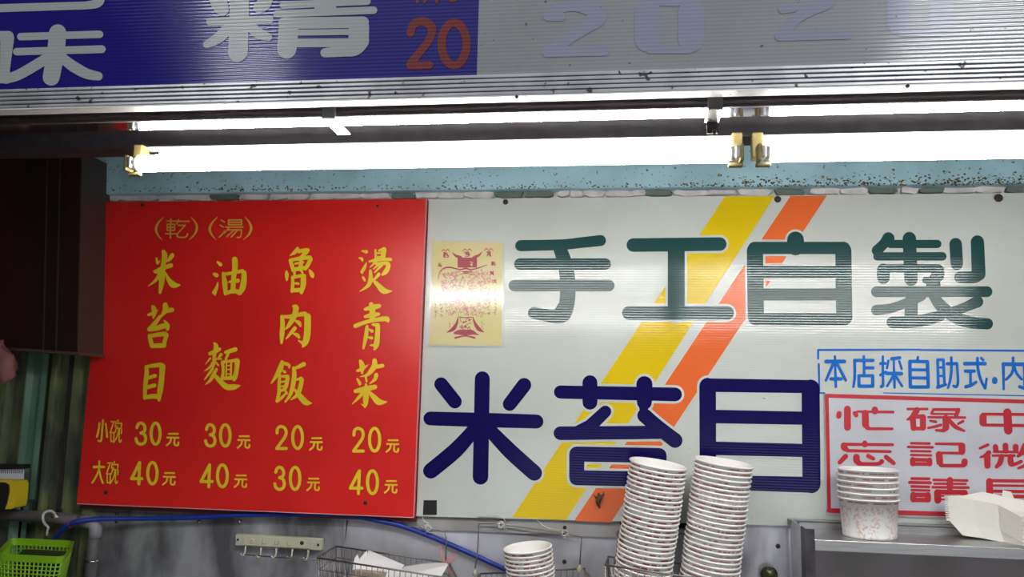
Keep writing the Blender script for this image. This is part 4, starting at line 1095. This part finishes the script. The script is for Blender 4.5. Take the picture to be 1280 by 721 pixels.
# ================================================================== SHELF AND STACKS
NW = ['topmost', 'second', 'third', 'fourth', 'fifth', 'sixth', 'seventh', 'eighth', 'ninth', 'tenth', 'eleventh', 'twelfth', 'thirteenth', 'fourteenth', 'fifteenth', 'sixteenth', 'seventeenth', 'eighteenth', 'nineteenth',
      'twentieth', 'twenty-first', 'twenty-second', 'twenty-third', 'twenty-fourth', 'twenty-fifth', 'twenty-sixth', 'twenty-seventh', 'twenty-eighth', 'twenty-ninth', 'thirtieth']
YSf = -.135
lip_l = at(1018, 674, YSf); ZS = lip_l.z
sh = thing('steel_shelf', (lip_l.x + .3, YSf, ZS), 'stainless steel wall shelf at right holding bowls and foam boxes', 'shelf')
x0, x1 = lip_l.x, lip_l.x + .95
b = MB(); b.box(((x0 + x1) / 2, (YSf + .0) / 2, ZS - .001), (x1 - x0, -YSf, .002)); b.build('shelf_top', K['shelf_steel'], sh)
zlip = at(1018, 688, YSf).z
b = MB(); b.box(((x0 + x1) / 2, YSf, (ZS + zlip) / 2), (x1 - x0, .003, ZS - zlip)); bevel(b.build('front_lip', K['shelf_steel'], sh), .001)
zu = at(1000, 649, -.004).z
b = MB(); b.box(((x0 + x1) / 2 - .01, -.005, (zu + ZS) / 2), (x1 - x0 + .02, .004, zu - ZS)); b.box(((x0 + x1) / 2 - .01, -.010, zu), (x1 - x0 + .02, .010, .003)); b.box(((x0 + x1) / 2, -.012, ZS + .007), (x1 - x0, .008, .014))
b.build('upstand', K['shelf_steel'], sh)
# side plate
b = MB(); e1, e2 = at(988, 648, -.002), at(1006, 661, -.12)
xs = e1.x
pts = [(xs, -.001, e1.z), (e2.x, -.12, e2.z), (e2.x, -.12, ZE - .6), (xs, -.001, ZE - .6)]
b.face(pts); b.face([(p[0] + .002, p[1], p[2]) for p in pts][::-1])
b.face([pts[0], (pts[0][0] + .002, pts[0][1], pts[0][2]), (pts[1][0] + .002, pts[1][1], pts[1][2]), pts[1]])
b.build('side_plate', K['steel_light'], sh)
b = MB(); g1_, g2_ = at(1006, 661, YSf), at(1018.5, 661, YSf)
b.box(((g1_.x + g2_.x) / 2, YSf + .004, (g1_.z + ZE - .6) / 2), (g2_.x - g1_.x, .004, g1_.z - ZE + .6)); b.box((g1_.x + .002, YSf + .02, (g1_.z + ZE - .6) / 2), (.003, .035, g1_.z - ZE + .6))
b.build('angle_upright', K['dark_steel'], sh)
b = MB(); b.box(((x0 + x1) / 2, -.02, ZS - .25), (x1 - x0, .004, .46)); b.build('rear_panel', mat('shelf_rear_panel', (.38, .35, .36), .5, metal=.4, col2=(.28, .26, .26), nscale=6), sh)
nail(999, 651.5, -.008, sh, .004, 'screw', K['cap'])

# paper bowl
bm_ = MB()
R, HB = .055, .072
prof = [(.0, .004), (.045, .004), (.0455, .0), (.047, .0), (.0472, .004), (R - .0032, HB - .0035)]
mis = [1, 1, 1, 1, 1]
for i in range(7):
    a_ = -PI * .55 + i * (PI * 1.5) / 6
    prof.append((R - .0018 + .0018 * math.cos(a_), HB - .0018 + .0018 * math.sin(a_))); mis.append(0)
prof += [(R - .0045, HB - .006), (.0466, .0055), (.0, .005)]
mis += [0, 0, 0]
bm_.lathe(prof, 36, mis=mis)
proto = bm_.build('paper_bowl', [K['bowl'], K['bowl_red']], None, True)
proto_mesh = {'red': proto.data}
m2 = proto.data.copy(); m2.materials[1] = K['bowl_pink']; proto_mesh['pink'] = m2
first = [proto]


def bowl_stack(top, axis, pitch, n, scale, style, labf, group, tiltfix=0):
    """top = rim centre of the topmost bowl"""
    ax = Vector(axis).normalized()
    q = Vector((0, 0, 1)).rotation_difference(ax)
    rim = ax
    for i in range(n):
        if first: o = first.pop()
        else:
            o = proto.copy(); COL.objects.link(o)
        o.data = proto_mesh[style]
        jit = Vector((random.gauss(0, .0006), random.gauss(0, .0006), 0))
        p = Vector(top) - ax * (pitch * i) - rim * HB * scale + jit
        o.matrix_world = Matrix.Translation(p) @ q.to_matrix().to_4x4() @ Matrix.Rotation(random.uniform(0, 6.28), 4, 'Z') @ Matrix.Scale(scale, 4)
        tag(o, labf(i), 'bowl', group)


random.seed(9)
def lab(a, b_, last=None):
    def f(i):
        if i == 0: return a
        return b_ % NW[i]
    return f


bowl_stack(at(823, 578.5, -.115), (math.sin(math.radians(8)), -math.sin(math.radians(4.5)), 1), .0086, 29, 1.0, 'red',
           lab('topmost open paper bowl of the left tall leaning stack', 'white paper bowl nested %s from the top of the left tall leaning stack'), 'paper bowls in the left tall stack')
bowl_stack(at(904.5, 576.5, -.115), (math.sin(math.radians(7.2)), -math.sin(math.radians(4.0)), 1), .0088, 29, 1.0, 'pink',
           lab('topmost open paper bowl of the right tall leaning stack', 'cream-white paper bowl nested %s from the top of the right tall leaning stack'), 'paper bowls in the right tall stack')
bowl_stack(at(659.8, 683, -.10), (-math.sin(math.radians(6.5)), -math.sin(math.radians(4)), 1), .0080, 12, .87, 'red',
           lab('topmost open paper bowl of the low stack in the middle wire basket', 'paper bowl nested %s from the top of the low stack in the middle basket'), 'paper bowls in the middle basket')
pc = atz(1085, 668, ZS); by = -.074
base_c = Vector((at(1085.5, 640, by).x, by, ZS + .0005))
npk = 6; pit = .0106
bowl_stack(base_c + Vector((0, 0, HB + pit * (npk - 1))), (0, 0, 1), pit, npk, 1.0, 'pink',
           lambda i: 'topmost open paper bowl of the short stack on the steel shelf' if i == 0 else ('lowest paper bowl of the shelf stack, its pink floral side showing' if i == npk - 1 else 'paper bowl nested %s from the top of the short stack on the steel shelf' % NW[i]),
           'paper bowls on the steel shelf')

# foam boxes: shallow trays with a kinked front, nested in one another
FO = at(1247, 630, -.074)
rim_ = [at(1180.5, 619.5, -.048), at(1216, 624.3, -.060), FO.copy(), at(1277, 646, -.108), at(1318, 641, -.106), at(1335, 630, -.05), at(1290, 627, -.022), at(1228, 614.5, -.022), at(1206, 619, -.028)]
rim_ = [p - FO for p in rim_]
cen_ = sum(rim_, Vector()) / len(rim_)
b = MB(); nr = len(rim_)
DN = Vector((0, 0, -1))


def fring(f, dz_): return [cen_ + (p - cen_) * f + DN * dz_ + Vector((.004 if f < .9 else 0, 0, 0)) for p in rim_]


rings_ = [fring(1.0, 0), fring(1.0, .0013), fring(.94, .0016), fring(.77, .026)]
inn_ = [fring(1.0, 0), fring(.93, .0006), fring(.76, .0235)]
for L_ in (rings_, inn_):
    for A_, B_ in zip(L_, L_[1:]):
        for k_ in range(nr):
            f_ = [A_[k_], A_[(k_ + 1) % nr], B_[(k_ + 1) % nr], B_[k_]]
            b.face(f_ if L_ is rings_ else f_[::-1])
b.face(rings_[-1]); b.face(inn_[-1][::-1])
u_ = (rim_[7] - rim_[6]).normalized(); o_ = rim_[6].lerp(rim_[7], .35)      # locking tab on the far rim
b.face([o_, o_ + u_ * .022, o_ + u_ * .019 + Vector((0, .002, .011)), o_ + u_ * .004 + Vector((0, .002, .011))])
fo = b.build('foam_box', K['foam'])
nfb = 14
for i in range(nfb):
    o = fo if i == 0 else fo.copy()
    if i: COL.objects.link(o)
    o.location = FO + Vector((random.gauss(0, .0004), random.gauss(0, .0004), -.00335 * i))
    tag(o, 'topmost open cream foam food box of the nested pile on the steel shelf' if i == 0 else ('lowest cream foam food box of the pile, its sloping underside showing' if i == nfb - 1 else 'cream foam food box lying %s from the top of the nested pile on the shelf' % NW[i]), 'box', 'nested foam boxes on the shelf')

# ================================================================== WIRE BASKETS
def wire_basket(bl, br, fr_, fl_, depth, label, gap=.0115, r=.0012):
    """rim corners back-left, back-right, front-right, front-left (world points)"""
    bl, br, fr_, fl_ = (Vector(p) for p in (bl, br, fr_, fl_))
    t_ = thing('wire_basket', (bl + fr_) / 2 - Vector((0, 0, depth)), label, 'basket', 'wire baskets hung on the steel wall')
    b = MB(); ring = [bl, br, fr_, fl_]
    for a, c in zip(ring, ring[1:] + ring[:1]): b.tube([a, c], r * 1.5, 6)
    b.build('rim', K['wire'], t_, True)
    cen = (bl + fr_) / 2
    low = [cen + (p - cen) * .9 - Vector((0, 0, depth)) for p in ring]
    b = MB()
    for f in (.22, .6, 1.0):
        rr = [p.lerp(q_, f) for p, q_ in zip(ring, low)]
        for a, c in zip(rr, rr[1:] + rr[:1]): b.tube([a, c], r * .8, 5)
    b.build('level_wires', K['wire'], t_, True)
    for i in range(4):
        a, c, a2, c2 = ring[i], ring[(i + 1) % 4], low[i], low[(i + 1) % 4]
        n = max(2, int((c - a).length / gap))
        for j in range(n):
            f = j / n
            b = MB(); b.tube([a.lerp(c, f), a2.lerp(c2, f)], r * (.75 if j else 1.3), 5); b.build('upright_wire', K['wire'], t_, True)
    b = MB(); n = int((low[1] - low[0]).length / gap)
    for j in range(1, n):
        b.tube([low[0].lerp(low[1], j / n), low[3].lerp(low[2], j / n)], r * .7, 5)
    b.build('floor_wires', K['wire'], t_, True)
    return t_


bk1 = wire_basket(at(419.5, 682.5, -.012), at(562, 703.5, -.012), at(572, 724, -.14), at(396.5, 697, -.12), .10, 'left wire basket with white takeaway cartons, beside the cream hook rail')
bk2 = wire_basket(at(600, 717, -.012), at(731, 710.5, -.012), at(738, 722, -.125), at(592, 728, -.14), .11, 'middle wire basket under the looped hanger wire holding the low bowl stack')
bk3 = wire_basket(at(760, 695.5, -.03), at(917, 711, -.02), at(924, 730, -.175), at(756, 706, -.165), .14, 'right wire basket holding the two tall stacks of paper bowls')


def wires(name, paths, label, r=.0014, m_=None, cat='wire'):
    b = MB()
    for p in paths:
        pts = [tuple(at(x, y, Y)) for x, y, Y in p]
        b.tube(pts, r, 6)
    return tag(b.build(name, m_ or K['wire'], None, True), label, cat)


wires('basket_hanger', [[(593, 716, -.012), (597, 690, -.004), (598.5, 654.5, 0), (625, 654.5, -.002), (640, 657, -.002), (700, 665, -.002), (727, 671, 0), (724.5, 712, -.01)]],
      'bent wire hanger looped above the middle basket', .0015)
wires('basket_hanger', [[(432, 712, -.03), (431, 683, .0), (434, 650, .012)], ],
      'straight dark hanger wire rising behind the left basket to the red menu board', .0015)
wires('basket_hanger', [[(470, 648, .0), (505, 657, .0), (530, 659.5, -.002), (556, 664.5, -.002), (558, 672, -.003), (557, 706, -.012)]],
      'angled hanger wire holding the right end of the left basket', .0014)
wires('basket_hanger', [[(769, 706, -.05), (771, 690, -.03), (772.5, 664, -.01), (776, 661, -.008), (864, 668, -.008), (862, 700, -.02)]],
      'bent wire hanger behind the two tall bowl stacks', .0015)


def knot(px, py, label, n=5, ext=10):
    b = MB()
    for i in range(n):
        pts = []
        a0 = random.uniform(0, 6)
        for k_ in range(7):
            a_ = a0 + k_ * 1.1
            pts.append(at(px + math.cos(a_) * random.uniform(2, 5), py + math.sin(a_) * random.uniform(1.5, 5), -.004 - random.uniform(0, .01)))
        b.tube(catmull([tuple(p) for p in pts], 3), .0011, 5)
    for i in range(3):
        a_ = random.uniform(0, 6.28)
        b.tube([at(px, py, -.006), at(px + math.cos(a_) * ext * .6, py + math.sin(a_) * 5, -.010), at(px + math.cos(a_ + .4) * ext, py + math.sin(a_ + .4) * 7, -.008)], .0007, 5)
    tag(b.build('wire_knot', K['wire_light'], None, True), label, 'wire')


random.seed(4)
knot(535, 659.5, 'twisted tie wire knot just below the black patch on the sign')
knot(626, 656, 'large twisted tie wire knot left of the yellow stripe foot', 7, 12)
knot(706, 667, 'loose tie wire twist at the two screw holes below the orange stripe', 3, 11)
wires('loose_wire', [[(597, 645.5, -.004), (614, 645, -.006), (622, 643, -.01), (629, 645.5, -.008), (632, 654, -.004)]], 'short loose wire end sticking out left above the large knot', .001, K['wire_light'])
wires('loose_wire', [[(671, 649, -.002), (678, 656, -.006), (687, 660.5, -.006), (706, 663, -.004)]], 'thin curling wire hanging from the sign between the stripes', .0008, K['wire_light'])
wires('loose_wire', [[(528, 646, -.002), (530, 651, -.005), (536, 654, -.006)]], 'tiny curled wire end touching the black patch', .0008, K['wire_light'])

# translucent glue blobs on the hanger ends
for (px, py, l_) in ((594, 716, 'left'), (724.5, 711, 'right')):
    b = MB(); q_ = at(px, py, -.014)
    b.lathe([(.0005, -.008), (.0055, -.005), (.006, .001), (.004, .006), (.0005, .009)], 10, q_)
    tag(b.build('glue_blob', mat('amber_glue_' + l_, (.48, .44, .33), .3), None, True), 'pale glue lump on the %s end of the looped hanger wire' % l_, 'glue')

# pink ribbon bow
b = MB(); c_ = (556, 703, -.05)
for pth in ([(556, 703), (552, 693), (550, 681)], [(556, 703), (563, 697), (570, 692)], [(556, 703), (561, 712), (566, 724)], [(556, 703), (549, 707), (553, 700)], [(556, 703), (564, 703), (568, 699)]):
    P = [at(x, y, -.05) for x, y in pth]
    d = (P[-1] - P[0]).normalized(); nrm = Vector((-d.z, 0, d.x)) * .0022
    for a, c in zip(P, P[1:]): b.face([a - nrm, c - nrm * .9, c + nrm * .9, a + nrm]); b.face([a - nrm + Vector((0, .0012, 0)), a + nrm + Vector((0, .0012, 0)), c + nrm + Vector((0, .0012, 0)), c - nrm + Vector((0, .0012, 0))])
tag(b.build('ribbon_bow', K['pink']), 'small pink plastic ribbon tied to the right corner of the left wire basket', 'ribbon')

# white takeaway cartons in the left basket
def carton(flap, name_label, body):
    t_ = thing('takeaway_carton', at(body[0][0] + 20, 730, -.07), name_label, 'carton', 'takeaway cartons in the left basket')
    for i, (pts, Y0, Y1) in enumerate(flap):
        # a folded card panel: first half of the points near, rest far
        P = [at(x, y, Yy) for (x, y, Yy) in pts]
        b = MB(); b.face(P); b.face([p + Vector((.0, .0015, .0008)) for p in P][::-1])
        for u in range(len(P)):
            v_ = (u + 1) % len(P); o_ = Vector((0, .0015, .0008)); b.face([P[u], P[v_], P[v_] + o_, P[u] + o_])
        b.build('flap', K['paper'], t_)
    P = [at(x, y, Yy) for (x, y, Yy) in [(p[0], p[1], p[2]) for p in body]]
    b = MB(); b.quadbox(P[0], P[1], P[2], P[3], .07); b.build('carton_body', K['kraft'], t_)


carton([([(460.5, 688, -.05), (505, 706.5, -.06), (493, 726, -.105), (440, 717, -.105), (442, 706, -.10), (457, 697, -.07)], 0, 0), ([(440, 716, -.106), (443, 698, -.09), (446.5, 693, -.085), (448.5, 699, -.085), (459, 688, -.055), (457, 716, -.09)], 0, 0)],
       'white card takeaway carton with a peaked open flap at the left of the wire basket', [(440, 712, -.108), (480, 718, -.108), (480, 780, -.108), (440, 775, -.108)])
carton([([(505, 708.5, -.05), (528, 705, -.05), (557, 703.5, -.05), (560, 706, -.07), (548, 726, -.11), (494, 721, -.11)], 0, 0)],
       'white card takeaway carton with a low flat flap at the right of the wire basket', [(497, 722, -.112), (545, 727, -.112), (545, 780, -.112), (497, 775, -.112)])

# ------------------------------------------------------------------ cream hook rail
hr = thing('hook_rail', at(350, 690, 0), 'cream plastic rail with five small hooks on the steel sheet under the red menu board', 'hooks')
H0 = (280, 650); hs = 9.143
Hp = lambda x, y, Y: at(H0[0] + x / hs, H0[1] + y / hs, Y)
b = MB(); b.quadbox(Hp(130, 158, .002), Hp(1122, 215, .002), Hp(1112, 348, .002), Hp(128, 288, .002), .014); bevel(b.build('rail', K['cream'], hr), .0015)
b = MB(); b.quadbox(Hp(222, 180, -.0015), Hp(1000, 222, -.0015), Hp(992, 328, -.0015), Hp(218, 288, -.0015), .004); bevel(b.build('raised_panel', K['cream'], hr), .001)
for i, (x, y) in enumerate(((318, 238), (462, 245), (604, 252), (746, 262))):
    p = Hp(x, y, -.002); b = MB()
    for q_, (rr, h) in enumerate(((.0055, 0), (.0048, .0012), (.003, .0008), (.0001, .0006))):
        for k_ in range(14): b.v.append((p.x + rr * math.cos(k_ * PI / 7), p.y - h, p.z + rr * math.sin(k_ * PI / 7)))
    for q_ in range(3):
        for k_ in range(14): b.f.append((q_ * 14 + k_, q_ * 14 + (k_ + 1) % 14, (q_ + 1) * 14 + (k_ + 1) % 14, (q_ + 1) * 14 + k_)); b.mi.append(0)
    b.build('button', K['cream'], hr, True)
for (x, y, r) in ((158, 222, .0026), (891, 260, .0044), (1077, 283, .0028)):
    p = (H0[0] + x / hs, H0[1] + y / hs); nail(p[0], p[1], .0005 if x != 891 else -.002, hr, r, 'screw', K['nail'], .0012)
for (x, y0) in ((248, 300), (424, 318), (600, 328), (782, 338), (965, 348)):
    b = MB()
    b.tube([Hp(x, y0 - 6, .002), Hp(x - 6, y0 + 50, .001), Hp(x - 12, y0 + 78, -.002), Hp(x - 28, y0 + 104, -.008), Hp(x - 46, y0 + 104, -.013), Hp(x - 60, y0 + 78, -.015)], [.0022, .0018, .0018, .0018, .0017, .0015], 8)
    b.build('hook', K['cream'], hr, True)
wires('hanging_rod', [[(306, 692.8, -.006), (345, 696.5, -.006), (400, 699.5, -.05)]], 'thin dark rod lying across the five cream hooks to the wire basket', .0013)

# ------------------------------------------------------------------ green basket
Yg0, Yg1 = -.05, -.16
gb_ = thing('green_basket', at(45, 720, -.10), 'lime green plastic lattice basket hanging from the grey pipe by a white hook', 'basket')
BL_, BR_ = at(20, 672, Yg0), at(91, 676, Yg0)
zr = (BL_.z + BR_.z) / 2
xl_, xr_ = at(14, 672, Yg0).x, at(93, 678, Yg0).x
fxl, fxr = atz(-4, 693, zr), atz(80, 694, zr)
Yf_ = (fxl.y + fxr.y) / 2
Yf_ = max(min(Yf_, -.14), -.27)
fx0, fx1 = at(-5, 693, Yf_).x, at(79, 695, Yf_).x


def rounded(x0, x1, X0, X1, y0, y1, z, rad, n=5):
    """loop with rounded corners; back edge x0..x1 at y0, front X0..X1 at y1"""
    P = []
    cs = [((x1, y0), 0), ((X1, y1), 1), ((X0, y1), 2), ((x0, y0), 3)]
    C_ = [Vector((x1, y0, z)), Vector((X1, y1, z)), Vector((X0, y1, z)), Vector((x0, y0, z))]
    for i in range(4):
        p, prv, nx = C_[i], C_[i - 1], C_[(i + 1) % 4]
        a = p + (prv - p).normalized() * rad; c = p + (nx - p).normalized() * rad
        for k_ in range(n + 1):
            t_ = k_ / n
            P.append(a * (1 - t_) ** 2 + p * 2 * t_ * (1 - t_) + c * t_ ** 2)
    return P


def band(loopA, loopB, b):
    n = len(loopA)
    for i in range(n):
        j = (i + 1) % n
        b.face([loopA[i], loopA[j], loopB[j], loopB[i]])


dz = .105
top = rounded(xl_, xr_, fx0, fx1, Yg0, Yf_, zr, .022)
cen = sum(top, Vector()) / len(top)
def lvl(f, g=0):
    s_ = 1 - .20 * f
    return [Vector((cen.x + (p.x - cen.x) * s_ * (1 + g), cen.y + (p.y - cen.y) * s_ * (1 + g), zr - dz * f)) for p in top]
b = MB(); band(lvl(0, .02), lvl(.13, .02), b); band(lvl(0, .0), lvl(.13, .0), b); band(lvl(0, .02), lvl(0, .0), b); band(lvl(.13, .02), lvl(.13, .0), b)
b.build('rim', K['green_plastic'], gb_, True)


def resample(loop, n):
    L_ = [0]
    for i in range(len(loop)): L_.append(L_[-1] + (loop[(i + 1) % len(loop)] - loop[i]).length)
    out = []
    for k_ in range(n):
        t_ = L_[-1] * k_ / n; i = 0
        while L_[i + 1] < t_: i += 1
        f = (t_ - L_[i]) / (L_[i + 1] - L_[i] + 1e-9)
        out.append(loop[i].lerp(loop[(i + 1) % len(loop)], f))
    return out


b = MB()
NV = 66
cols_ = [resample(lvl(f), NV) for f in (.1, 1.0)]
for k_ in range(NV):
    b.tube([cols_[0][k_], cols_[1][k_]], .0015, 5)
o = b.build('upright_bars', K['green_plastic'], gb_, True); o['kind'] = 'stuff'
b = MB()
for i in range(12):
    f = .13 + .075 * i
    b.tube(lvl(min(f, 1)), .0014, 5, closed=True)
o = b.build('level_bars', K['green_plastic'], gb_, True); o['kind'] = 'stuff'
b = MB(); lo = lvl(1.0); b.face(lo); b.build('basket_floor', K['green_plastic'], gb_)
# white hook on the pipe
b = MB(); hk = [(58.5, 669, -.055), (59.5, 662, -.058), (60.5, 659, -.058), (56, 654.5, -.058), (53.5, 648, -.058), (55, 641.5, -.056), (61, 638.5, -.053), (66, 639.5, -.045), (69.5, 644, -.035)]
b.tube(catmull([tuple(at(*p)) for p in hk], 4), .0026, 10); b.build('hook', K['hook_white'], gb_, True)
# dark cloth lying in the green basket
b = MB(); lo = [p + Vector((.004, .016, 0)) for p in lvl(.20, -.22)]; hi = [p + Vector((.004, .016, 0)) for p in lvl(.62, -.22)]
band(lo, hi, b); b.face(lo)
tag(b.build('dark_cloth', K['black'], None, False), 'black bundle lying inside the lime green basket', 'cloth')
